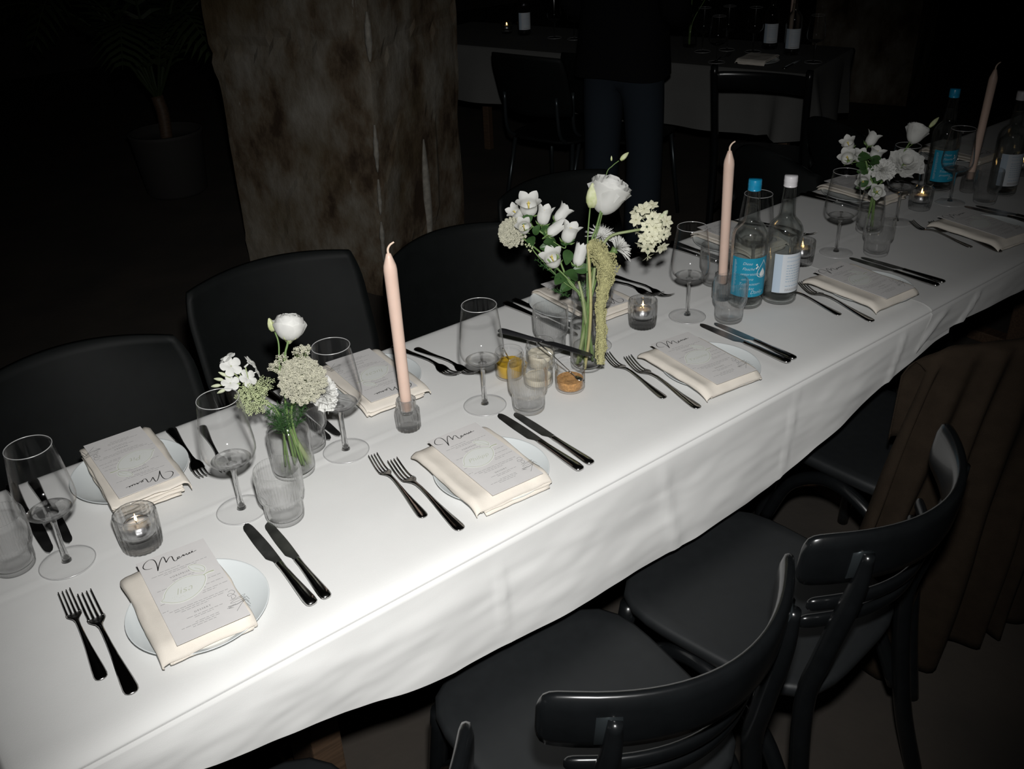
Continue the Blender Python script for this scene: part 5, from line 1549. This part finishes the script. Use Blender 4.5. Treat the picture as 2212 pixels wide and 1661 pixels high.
def bent_chair():
    """black bentwood chair facing +y: curved top rail, thin hoops below it, arched braces under the seat"""
    P = []
    P.append(('seat', MB().add(*seat_slab(0.36, 0.415, 0.42, 0.46, 0.028)), 'seat_black'))
    v, f = arc_rail(0.43, 0.105, 0.712, 0.808, 0.022, 0.10)
    P.append(('top_rail', MB().add([(x, y - 0.275, z) for x, y, z in v], f), 'chair_black'))
    for zc, dy in ((0.655, -0.252), (0.615, -0.243)):
        v, f = arc_rail(0.355, 0.075, zc - 0.013, zc + 0.013, 0.014, 0.1)
        P.append(('back_hoop', MB().add([(x, y + dy, z) for x, y, z in v], f), 'chair_black'))
    for s in (-1, 1):
        pts = smooth_path([(s * 0.205, -0.275, 0.004), (s * 0.185, -0.225, 0.20), (s * 0.168, -0.195, 0.44), (s * 0.160, -0.210, 0.56), (s * 0.153, -0.238, 0.70), (s * 0.152, -0.247, 0.775)], 6)
        P.append(('rear_leg', MB().add(*tube(pts, [0.0165] * (len(pts) - 8) + [0.0155 - 0.0009 * i for i in range(8)], 12)), 'chair_black'))
        pts = smooth_path([(s * 0.200, 0.200, 0.004), (s * 0.185, 0.185, 0.22), (s * 0.170, 0.165, 0.434)], 6)
        P.append(('front_leg', MB().add(*tube(pts, [0.0145 + 0.0025 * i / (len(pts) - 1) for i in range(len(pts))], 12)), 'chair_black'))
        pts = smooth_path([(s * 0.186, -0.205, 0.23), (s * 0.186, -0.13, 0.36), (s * 0.186, 0.0, 0.418), (s * 0.186, 0.11, 0.36), (s * 0.187, 0.172, 0.23)], 7)
        P.append(('arched_brace', MB().add(*tube(pts, 0.0150, 12)), 'chair_black'))
        cx_, cy_ = s * 0.149, -0.2246
        t_ = Vector((0.83, s * 0.56, 0)); n_ = Vector((s * 0.56, -0.83, 0))
        pv = []
        for zz, off in ((0.728, 0.0), (0.732, 0.0035), (0.774, 0.0035), (0.778, 0.0)):
            c_ = Vector((cx_, cy_ - 0.1 * (zz - 0.712), zz)) + n_ * (0.0105 + off)
            pv += [c_ - t_ * 0.0155, c_ + t_ * 0.0155]
        b_ = [Vector((cx_, cy_ - 0.1 * (zz - 0.712), zz)) + n_ * 0.009 + t_ * q for zz in (0.728, 0.778) for q in (-0.0155, 0.0155)]
        P.append(('bracket', MB().add(pv + b_, [(0, 1, 3, 2), (2, 3, 5, 4), (4, 5, 7, 6), (0, 2, 4, 6, 10, 8), (1, 9, 11, 7, 5, 3)]), 'chair_metal'))
    P.append(('seat_ring', MB().add(*tube([(0.158 * math.cos(a), 0.165 * math.sin(a), 0.423) for a in [2 * PI * k / 40 for k in range(41)]], 0.010, 8, cap=False)), 'chair_black'))
    return P
def panel_chair(w=0.42, h0=0.57, h1=0.86, depth=0.05, rnd=0.95, sq=0.07):
    """black shell-backed chair facing +y on four splayed tube legs"""
    P = [('seat', MB().add(*seat_slab(0.40, 0.43, 0.41, 0.455, 0.018)), 'shell_black')]
    def fn(u, v):
        uu = u * 2 - 1; vv = v * 2 - 1
        k = (1 - sq * max(0, abs(vv) - 0.4) ** 2 / 0.36 * 1.0)
        x = uu * w / 2 * k
        z = (h0 + h1) / 2 + vv * (h1 - h0) / 2 * (1 - (1 - rnd) * uu * uu * (1.6 if vv > 0 else 1.2))
        y = -0.23 + depth * uu * uu - 0.09 * (z - h0) / (h1 - h0)
        return (x, y, z)
    v, f = grid(22, 14, fn)
    nv = len(v); th = 0.012
    v2 = [(x, y - th, z) for x, y, z in v]
    ff = [tuple(reversed(q)) for q in f] + [tuple(i + nv for i in q) for q in f]
    W_ = 23; Hn = 15
    ring = [i for i in range(W_)] + [W_ * j + W_ - 1 for j in range(1, Hn)] + [W_ * (Hn - 1) + i for i in range(W_ - 2, -1, -1)] + [W_ * j for j in range(Hn - 2, 0, -1)]
    for a, b in zip(ring, ring[1:] + ring[:1]): ff.append((a, b, b + nv, a + nv))
    P.append(('backrest', MB().add(v + v2, ff), 'shell_black'))
    for s in (-1, 1):
        P.append(('back_post', MB().add(*tube(smooth_path([(s * 0.15, -0.17, 0.44), (s * 0.155, -0.235, 0.50), (s * 0.15, -0.252, h0 + 0.10)], 5), 0.009, 8)), 'chair_metal'))
        P.append(('leg', MB().add(*tube([(s * 0.17, 0.15, 0.44), (s * 0.205, 0.20, 0.003)], 0.010, 8)), 'chair_metal'))
        P.append(('leg', MB().add(*tube([(s * 0.17, -0.15, 0.44), (s * 0.205, -0.23, 0.003)], 0.010, 8)), 'chair_metal'))
    return P
def ladder_chair():
    """black wooden chair with two square posts and one broad curved top slat"""
    P = [('seat', MB().add(*seat_slab(0.38, 0.42, 0.40, 0.46, 0.025)), 'seat_black')]
    for s in (-1, 1):
        P.append(('rear_leg', MB().add(*tube(smooth_path([(s * 0.185, -0.22, 0.002), (s * 0.185, -0.19, 0.44), (s * 0.187, -0.225, 0.70), (s * 0.19, -0.255, 0.875)], 5), 0.017, 4, side=Vector((1, 1, 0)))), 'chair_black'))
        P.append(('front_leg', MB().add(*tube([(s * 0.185, 0.17, 0.434), (s * 0.185, 0.175, 0.002)], 0.019, 4, side=Vector((1, 1, 0)))), 'chair_black'))
        P.append(('side_rail', MB().add(*tube([(s * 0.185, -0.19, 0.25), (s * 0.185, 0.172, 0.25)], 0.010, 6)), 'chair_black'))
    v, f = arc_rail(0.375, -0.035, 0.775, 0.850, 0.014, 0.12)
    P.append(('top_slat', MB().add([(x, y - 0.232 + 0.035 - 0.0, z) for x, y, z in [(a, b - 0.0, c) for a, b, c in v]], f), 'chair_black'))
    return P
CH = {}
def chair_parts(kind):
    if kind not in CH:
        fn = {'bent': bent_chair, 'panel': lambda: panel_chair(), 'round': lambda: panel_chair(0.44, 0.54, 0.84, 0.10, 0.62, 0.22), 'ladder': ladder_chair, 'wide': lambda: panel_chair(0.46, 0.56, 0.85, 0.07, 0.93, 0.10)}[kind]
        CH[kind] = [(n, mesh_data(n, mb.v, mb.f, mt)) for n, mb, mt in fn()]
    return CH[kind]
def chair(label, kind, x, y, rot, group):
    o = thing('bentwood_chair' if kind == 'bent' else 'dining_chair', label, 'chair', (x, y, 0), rot, group)
    for n, me in chair_parts(kind): link(n, me, o)
    return o
GN = 'black bentwood chairs along the near side'
chair('black bentwood chair at the bottom left corner of the photo', 'bent', 0.175, 0.800, rad(4), GN)
chair('black bentwood chair in the foreground with its whole curved rail showing', 'bent', 0.708, 0.772, rad(-4), GN)
chair('black bentwood chair between the foreground chair and the brown drape', 'bent', 1.142, 0.775, rad(5), GN)
chair('black bentwood chair under the hanging brown drape', 'bent', 1.765, 0.905, rad(-2), GN)
GF = 'black chairs along the far side'
chair('black chair with shiny rail behind the leftmost plate', 'wide', 0.300, 1.520, rad(180), GF)
chair('black shell chair behind the left bouquet, before the pillar', 'panel', 0.775, 1.640, rad(176), GF)
chair('black shell chair at the right foot of the pillar', 'wide', 1.225, 1.530, rad(182), GF)
chair('black chair hidden in the dark behind the middle taper candle', 'panel', 1.66, 1.66, rad(180), GF)
chair('black round-backed chair left behind the right bouquet', 'round', 2.33, 1.50, rad(178), GF)
chair('black round-backed chair right behind the right bouquet', 'round', 2.78, 1.56, rad(182), GF)

# ---- brown fabric hung over the fourth near chair
TOPC = [(1.525, 0.735, 0.790), (1.55, 0.690, 0.828), (1.60, 0.640, 0.840), (1.68, 0.600, 0.842), (1.78, 0.585, 0.842), (1.90, 0.605, 0.838), (2.02, 0.650, 0.82)]
BOTC = [(1.43, 0.840, 0.05), (1.475, 0.805, 0.012), (1.555, 0.730, 0.012), (1.70, 0.655, 0.012), (1.80, 0.625, 0.04), (1.905, 0.610, 0.012), (2.08, 0.610, 0.03)]
tp = smooth_path(TOPC, 14); bp = smooth_path(BOTC, 14)
rows = 40; v = []; f = []
for j in range(rows + 1):
    t = j / rows
    for i in range(len(tp)):
        p = tp[i].lerp(bp[i], t)
        nrm2 = V3((-0.45, -0.89, 0))
        fold = math.sin(i * 0.52 + 0.8 * math.sin(i * 0.21)) * 0.030 * min(1, t * 1.5 + 0.10) + 0.010 * noise.noise(V3((i * 0.12, t * 3, 0)))
        p = p + nrm2 * fold
        if t < 0.06: p.z += 0.0
        v.append(p)
n = len(tp)
k0 = len(v)
# the part folded back over the rail towards the seat
for j in range(1, 13):
    t = j / 12
    for i in range(n):
        p = tp[i].copy()
        inward = V3((0.0, 1.0, 0))
        p = p + inward * (0.045 * min(1, t * 3)) + V3((0, 0, 0.010 * math.sin(min(1, t * 3) * PI) - 0.22 * max(0, t - 0.2)))
        p.y += 0.012 * math.sin(i * 0.5) * t
        v.append(p)
for j in range(rows):
    for i in range(n - 1): f.append((j * n + i, j * n + i + 1, (j + 1) * n + i + 1, (j + 1) * n + i))
for j in range(12):
    for i in range(n - 1):
        a = (k0 + (j - 1) * n) if j else 0
        b = k0 + j * n
        f.append((a + i, b + i, b + i + 1, a + i + 1))
o = link('fabric_drape', mesh_data('fabric_drape', v, f, 'brown_fabric')); so = o.modifiers.new('thickness', 'SOLIDIFY'); so.thickness = 0.003; so.offset = 0
tag(o, 'brown fabric hanging in folds over a near chair to the floor', 'drape')

# ================================================================== the table at the back
AX = V3((-0.284, 0.959, 0)).normalized(); NX = V3((AX.y, -AX.x, 0))    # along and across
org = V3((3.682, 2.572, 0)); ang = math.atan2(AX.x * -1, AX.y)
def bt(a, w, z=0.0): 
    p = org + AX * a + NX * w; return (p.x, p.y, z)
o = thing('dining_table', 'wooden table hidden under the dim grey cloth at the back', 'table', bt(0, 0), math.atan2(AX.y, AX.x))
MB().add(*box(0.02, 2.3, -0.66, -0.02, 0.71, 0.744, 0.003)).build('tabletop', 'wood', o, smooth=False)
for x in (0.1, 2.2):
    for y in (-0.58, -0.1): MB().add(*box(x - .022, x + .022, y - .022, y + .022, 0, 0.71, .003)).build('leg', 'wood', o, smooth=False)
v = []; f = []
per = []
for k in range(60): per.append((2.36 * (1 - k / 60), 0.0))
for k in range(20): per.append((0.0, 0.68 * k / 20))
for k in range(60): per.append((2.36 * k / 60, 0.68))
for k in range(20): per.append((2.36, 0.68 * (1 - k / 20)))
n = len(per)
lev = [(0.0, 0.0), (0.004, 0.004), (0.010, 0.014)] + [(0.012 + 0.02 * t, 0.02 + 0.27 * t) for t in [k / 14 for k in range(1, 15)]]
for (outw, dz) in lev:
    for i, (a, w) in enumerate(per):
        cx_, cy_ = a - 1.18, w - 0.34
        ox = 0; oy = 0
        if abs(a) < 1e-6: ox = -1
        if abs(a - 2.36) < 1e-6: ox = 1
        if abs(w) < 1e-6: oy = -1
        if abs(w - 0.68) < 1e-6: oy = 1
        t = dz / 0.29
        fo = 0.020 * t * math.sin(i * 0.55) + 0.012 * t * math.sin(i * 0.23)
        if min(abs(i - 60), abs(i - 80)) < 5: fo += 0.05 * t * math.cos(i * 1.3)
        p = bt(a + ox * (outw + fo), w + oy * (outw + fo), 0.75 - dz)
        v.append(p)
for j in range(len(lev) - 1):
    for i in range(n):
        i2 = (i + 1) % n
        f.append((j * n + i, j * n + i2, (j + 1) * n + i2, (j + 1) * n + i))
k1 = len(v)
for j in range(9):
    for i in range(25): v.append(bt(2.36 * i / 24, 0.68 * j / 8, 0.7502))
for j in range(8):
    for i in range(24): f.append((k1 + j * 25 + i, k1 + (j + 1) * 25 + i, k1 + (j + 1) * 25 + i + 1, k1 + j * 25 + i + 1))
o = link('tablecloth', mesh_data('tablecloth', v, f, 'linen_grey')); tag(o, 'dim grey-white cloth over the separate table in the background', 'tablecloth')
zb = 0.7508
def tagged(o, label): o['label'] = label; o['group'] = o.get('group', '') and o['group'] ; return o
GB = 'glasses on the background table'
for lab, (x, y) in [('background wine glass in front, left of the ladder-back chair top', (3.635, 3.040)), ('background wine glass second from the standing person', (3.795, 3.268)), ('background wine glass left of the candle on the back table', (3.905, 3.205)),
                    ('background wine glass before the left-hand back bottle', (3.946, 3.075)), ('background wine glass nearest the right end of back table', (3.915, 2.70)),
                    ('background wine glass left of the standing person', (3.60, 4.17)), ('background wine glass next to the standing person, farther left', (3.64, 4.05))]:
    wine_glass(lab, x, y, zb, group=GB)
bottle('background water bottle left of the standing person', 3.560, 4.385, 'white', rad(-120), zb, 'white')
bottle('background water bottle left of the taper candle on back table', 4.066, 3.068, 'white', rad(-140), zb, 'white')
bottle('background water bottle right of the taper candle on back table', 4.010, 2.895, 'white', rad(-140), zb, 'white')
tealight('background tealight on the left end of the back table', 3.528, 4.505, zb)
candle('background glass candle holder on the back table', 'background pink taper candle rising out of the photo', 4.145, 3.010, z=zb)
o = link('side_plate', PLATE, None, bt(0.28, 0.15, zb)); tag(o, 'background white side plate behind the ladder-back chair', 'plate')
napkin('background cream napkin on the back table plate', bt(0.28, 0.15)[:2], 0.13, 0.20, rad(-73), zb + 0.0152, 4, 0.0042, 61)
knife('background steel knife right of the back plate', bt(0.12, 0.05)[:2], bt(0.12, 0.29)[:2], 'longer', zb); fork('background steel fork left of the back plate', bt(0.47, 0.05)[:2], bt(0.47, 0.27)[:2], 'longer', z=zb)
fork('background steel fork beside the standing person', bt(0.85, 0.05)[:2], bt(0.85, 0.27)[:2], 'longer', z=zb)
# a bouquet on the back table
vp = bt(0.75, 0.40)
t = vase('background clear vase on the back table', vp[0], vp[1], 1, 0.07, zb)
for k, (dx, dy, dz, lab) in enumerate([(-0.06, 0.05, 0.26, 'background white bloom, left of the back bouquet'), (0.05, -0.04, 0.24, 'background white bloom, right of the back bouquet'), (0.0, 0.0, 0.33, 'background white bloom, topmost of the back bouquet')]):
    bb_ = V3((vp[0], vp[1], zb + 0.012)); c = bb_ + V3((dx, dy, dz))
    o = fl_thing('lisianthus', lab, 'flower', bb_, 'flowers on the background table')
    fstem(o, bb_, [bb_ + V3((0.004 * k - 0.004, 0.003, 0)), bb_ + V3((dx * 0.15, dy * 0.15, 0.11)), c - V3((0, 0, 0.03))], 0.0016)
    rose_bloom(o, bb_, c, (dx * 4, dy * 4 - 0.2, 0.8), 0.027, 'open' if k else 'cup', 30 + k)
GBk = 'dark chairs at the background table'
ra = math.atan2(-NX.x, NX.y)
chair('black ladder-back chair with broad top slat before the back table', 'ladder', *bt(0.02, -0.30)[:2], ra + 0.10, GBk)
chair('dark shell chair left of the standing person', 'panel', *bt(1.09, -0.30)[:2], ra - 0.05, GBk)
chair('dark shell chair right behind the standing person', 'panel', *bt(0.80, -0.17)[:2], ra + 0.02, GBk)

# ================================================================== person standing at the back table
def skin_mesh(name, joints, edges, mat, parent, sub=2):
    me = bpy.data.meshes.new(name)
    me.from_pydata([j[:3] for j in joints], edges, [])
    o = bpy.data.objects.new(name, me); COL.objects.link(o); o.parent = parent
    sk = o.modifiers.new('skin', 'SKIN'); sk.use_smooth_shade = True
    me.skin_vertices.new() if not me.skin_vertices else None
    for i, j in enumerate(joints):
        r = j[3]; me.skin_vertices[0].data[i].radius = r if isinstance(r, tuple) else (r, r)
    me.skin_vertices[0].data[0].use_root = True
    su = o.modifiers.new('subdiv', 'SUBSURF'); su.levels = sub; su.render_levels = sub
    dg = bpy.context.evaluated_depsgraph_get(); dg.update()
    m2 = bpy.data.meshes.new_from_object(o.evaluated_get(dg))
    bpy.data.objects.remove(o)
    m2.materials.clear(); m2.materials.append(MATS[mat])
    m2.polygons.foreach_set('use_smooth', [True] * len(m2.polygons))
    return link(name, m2, parent)
pp = thing('person', 'person in dark jacket and dark trousers standing at the back table', 'person', (2.88, 2.90, 0), ra)
J = [(0, 0, 0.96, (0.13, 0.10)), (0, 0.0, 1.15, (0.13, 0.095)), (0, -0.01, 1.36, (0.15, 0.10)), (0, 0.0, 1.48, (0.075, 0.07)), (0, 0.01, 1.56, (0.055, 0.058)), (0, 0.03, 1.64, (0.068, 0.085)), (0, 0.03, 1.73, (0.072, 0.09)), (0, 0.025, 1.78, (0.045, 0.06))]
E_ = [(0, 1), (1, 2), (2, 3), (3, 4), (4, 5), (5, 6), (6, 7)]
def addj(j, a):
    J.append(j); E_.append((a, len(J) - 1)); return len(J) - 1
for s in (-1, 1):
    a = addj((s * 0.095, 0, 0.90, 0.088), 0); a = addj((s * 0.10, 0.01, 0.50, 0.058), a); a = addj((s * 0.105, -0.02, 0.28, 0.052), a); a = addj((s * 0.108, -0.02, 0.085, 0.036), a); a = addj((s * 0.118, 0.12, 0.035, (0.036, 0.028)), a)
    b = addj((s * 0.185, -0.01, 1.41, 0.058), 2); b = addj((s * 0.225, -0.02, 1.12, 0.043), b); b = addj((s * 0.150, 0.20, 1.06, 0.030), b); b = addj((s * 0.125, 0.265, 1.05, (0.036, 0.020)), b)
    for q in range(4):
        c1 = addj((s * (0.140 - 0.019 * q), 0.315, 1.045, 0.0095), b); c1 = addj((s * (0.132 - 0.019 * q), 0.352 - 0.006 * abs(q - 1.5), 1.032, 0.0085), c1); c1 = addj((s * (0.124 - 0.018 * q), 0.378 - 0.006 * abs(q - 1.5), 1.012, 0.0070), c1)
    c1 = addj((s * 0.078, 0.280, 1.06, 0.0105), b); c1 = addj((s * 0.058, 0.312, 1.055, 0.0085), c1)
body = skin_mesh('body', J, E_, 'skin', pp, 2)
tj = [(0, 0, 1.02, (0.150, 0.115)), (0, 0, 0.94, (0.155, 0.122))]; te = [(0, 1)]
for s in (-1, 1):
    k = len(tj); tj += [(s * 0.092, 0, 0.84, 0.100), (s * 0.105, 0.01, 0.50, 0.082), (s * 0.110, -0.01, 0.12, 0.085), (s * 0.110, -0.01, 0.075, 0.084)]; te += [(1, k), (k, k + 1), (k + 1, k + 2), (k + 2, k + 3)]
skin_mesh('trousers', tj, te, 'denim', pp, 2)
# jacket: lofted rings, open at the hem, with sleeves
v = []; f = []; n = 32
for (z, rx, ry, cy_) in [(0.835, 0.202, 0.150, -0.01), (0.86, 0.200, 0.152, -0.01), (0.98, 0.188, 0.142, -0.005), (1.10, 0.176, 0.132, -0.005), (1.25, 0.186, 0.134, -0.01), (1.36, 0.192, 0.130, -0.012), (1.43, 0.176, 0.112, -0.01), (1.475, 0.120, 0.092, 0.0), (1.50, 0.078, 0.076, 0.005), (1.53, 0.068, 0.068, 0.01)]:
    for k in range(n):
        a = 2 * PI * k / n; q = (abs(math.cos(a)) ** 2.6 + abs(math.sin(a)) ** 2.6) ** (-1 / 2.6)
        v.append((rx * math.cos(a) * q, cy_ + ry * math.sin(a) * q, z + 0.006 * math.sin(3 * a)))
for j in range(9):
    for k in range(n): f.append((j * n + k, j * n + (k + 1) % n, (j + 1) * n + (k + 1) % n, (j + 1) * n + k))
jk = link('jacket', mesh_data('jacket', v, f, 'jacket'), pp)
for s in (-1, 1):
    MB().add(*tube(smooth_path([(s * 0.150, -0.01, 1.435), (s * 0.190, -0.012, 1.40), (s * 0.222, -0.02, 1.25), (s * 0.228, -0.02, 1.12), (s * 0.195, 0.09, 1.07), (s * 0.155, 0.185, 1.062)], 5), [0.050, 0.066, 0.071, 0.073] + [0.070] * 8 + [0.064] * 6 + [0.058] * 4 + [0.052] * 4, 14)).build('sleeve', 'jacket', jk)
MB().add(*ico(0.105, (0, 0.012, 1.735), 3, (0.78, 0.98, 0.98))).build('hair', 'hair', body)
for s in (-1, 1):
    MB().add(*ico(0.05, (s * 0.114, 0.055, 0.042), 3, (0.95, 2.4, 0.82))).build('shoe', 'chair_black', pp)
    MB().add(*ico(0.011, (s * 0.030, 0.108, 1.685), 2)).build('eye', 'porcelain', body)
    MB().add(*ico(0.018, (s * 0.078, 0.02, 1.675), 2, (0.4, 0.8, 1.6))).build('ear', 'skin', body)
MB().add(*ico(0.016, (0, 0.118, 1.655), 2, (0.8, 1.1, 1.5))).build('nose', 'skin', body)
MB().add(*ico(0.018, (0, 0.106, 1.618), 2, (1.2, 0.5, 0.35))).build('mouth', 'skin', body)

# ================================================================== potted palm in the dark on the left
pb = V3((1.78, 5.45, 0))
o = thing('potted_palm', 'potted palm barely visible in the dark left of the pillar', 'plant', pb)
MB().add(*lathe([(0.0, 0.0), (0.15, 0.0), (0.17, 0.02), (0.20, 0.34), (0.21, 0.36), (0.19, 0.36), (0.18, 0.32), (0, 0.32)], 32, cap0=False, cap1=False)).build('pot', 'pot', o)
MB().add(*tube(smooth_path([(0, 0, 0.30), (0.01, 0.0, 0.45), (0.0, 0.01, 0.55)], 4), 0.035, 10)).build('trunk', 'wood', o)
rng = random.Random(8)
for k in range(13):
    a = k * 2.39996; L = rng.uniform(0.75, 1.1); up = rng.uniform(0.55, 1.1)
    d = V3((math.cos(a), math.sin(a), 0))
    path = smooth_path([V3((0, 0, 0.53)), d * L * .30 + V3((0, 0, 0.53 + up * .55)), d * L * .68 + V3((0, 0, 0.53 + up * .72)), d * L + V3((0, 0, 0.53 + up * .45))], 8)
    mb = MB().add(*tube(path, [0.009 - 0.007 * i / (len(path) - 1) for i in range(len(path))], 6))
    sd = V3((-d.y, d.x, 0))
    for i in range(4, len(path) - 1):
        t = frame_at(path, i)
        for s in (-1, 1):
            w = 0.26 * math.sin(PI * min(1, (i - 2) / (len(path) - 2)) * 0.9 + 0.25)
            e = path[i] + (sd * s * 0.85 + t * 0.55) * w + V3((0, 0, -0.06 * w / 0.26))
            m_ = (path[i] + e) / 2 + V3((0, 0, 0.015))
            q = t * 0.011
            mb.add([path[i] - q, path[i] + q, m_ + q * 1.1, e, m_ - q * 1.1], [(0, 1, 2, 4), (4, 2, 3)])
    mb.build('frond', 'plant_leaf', o, smooth=False)
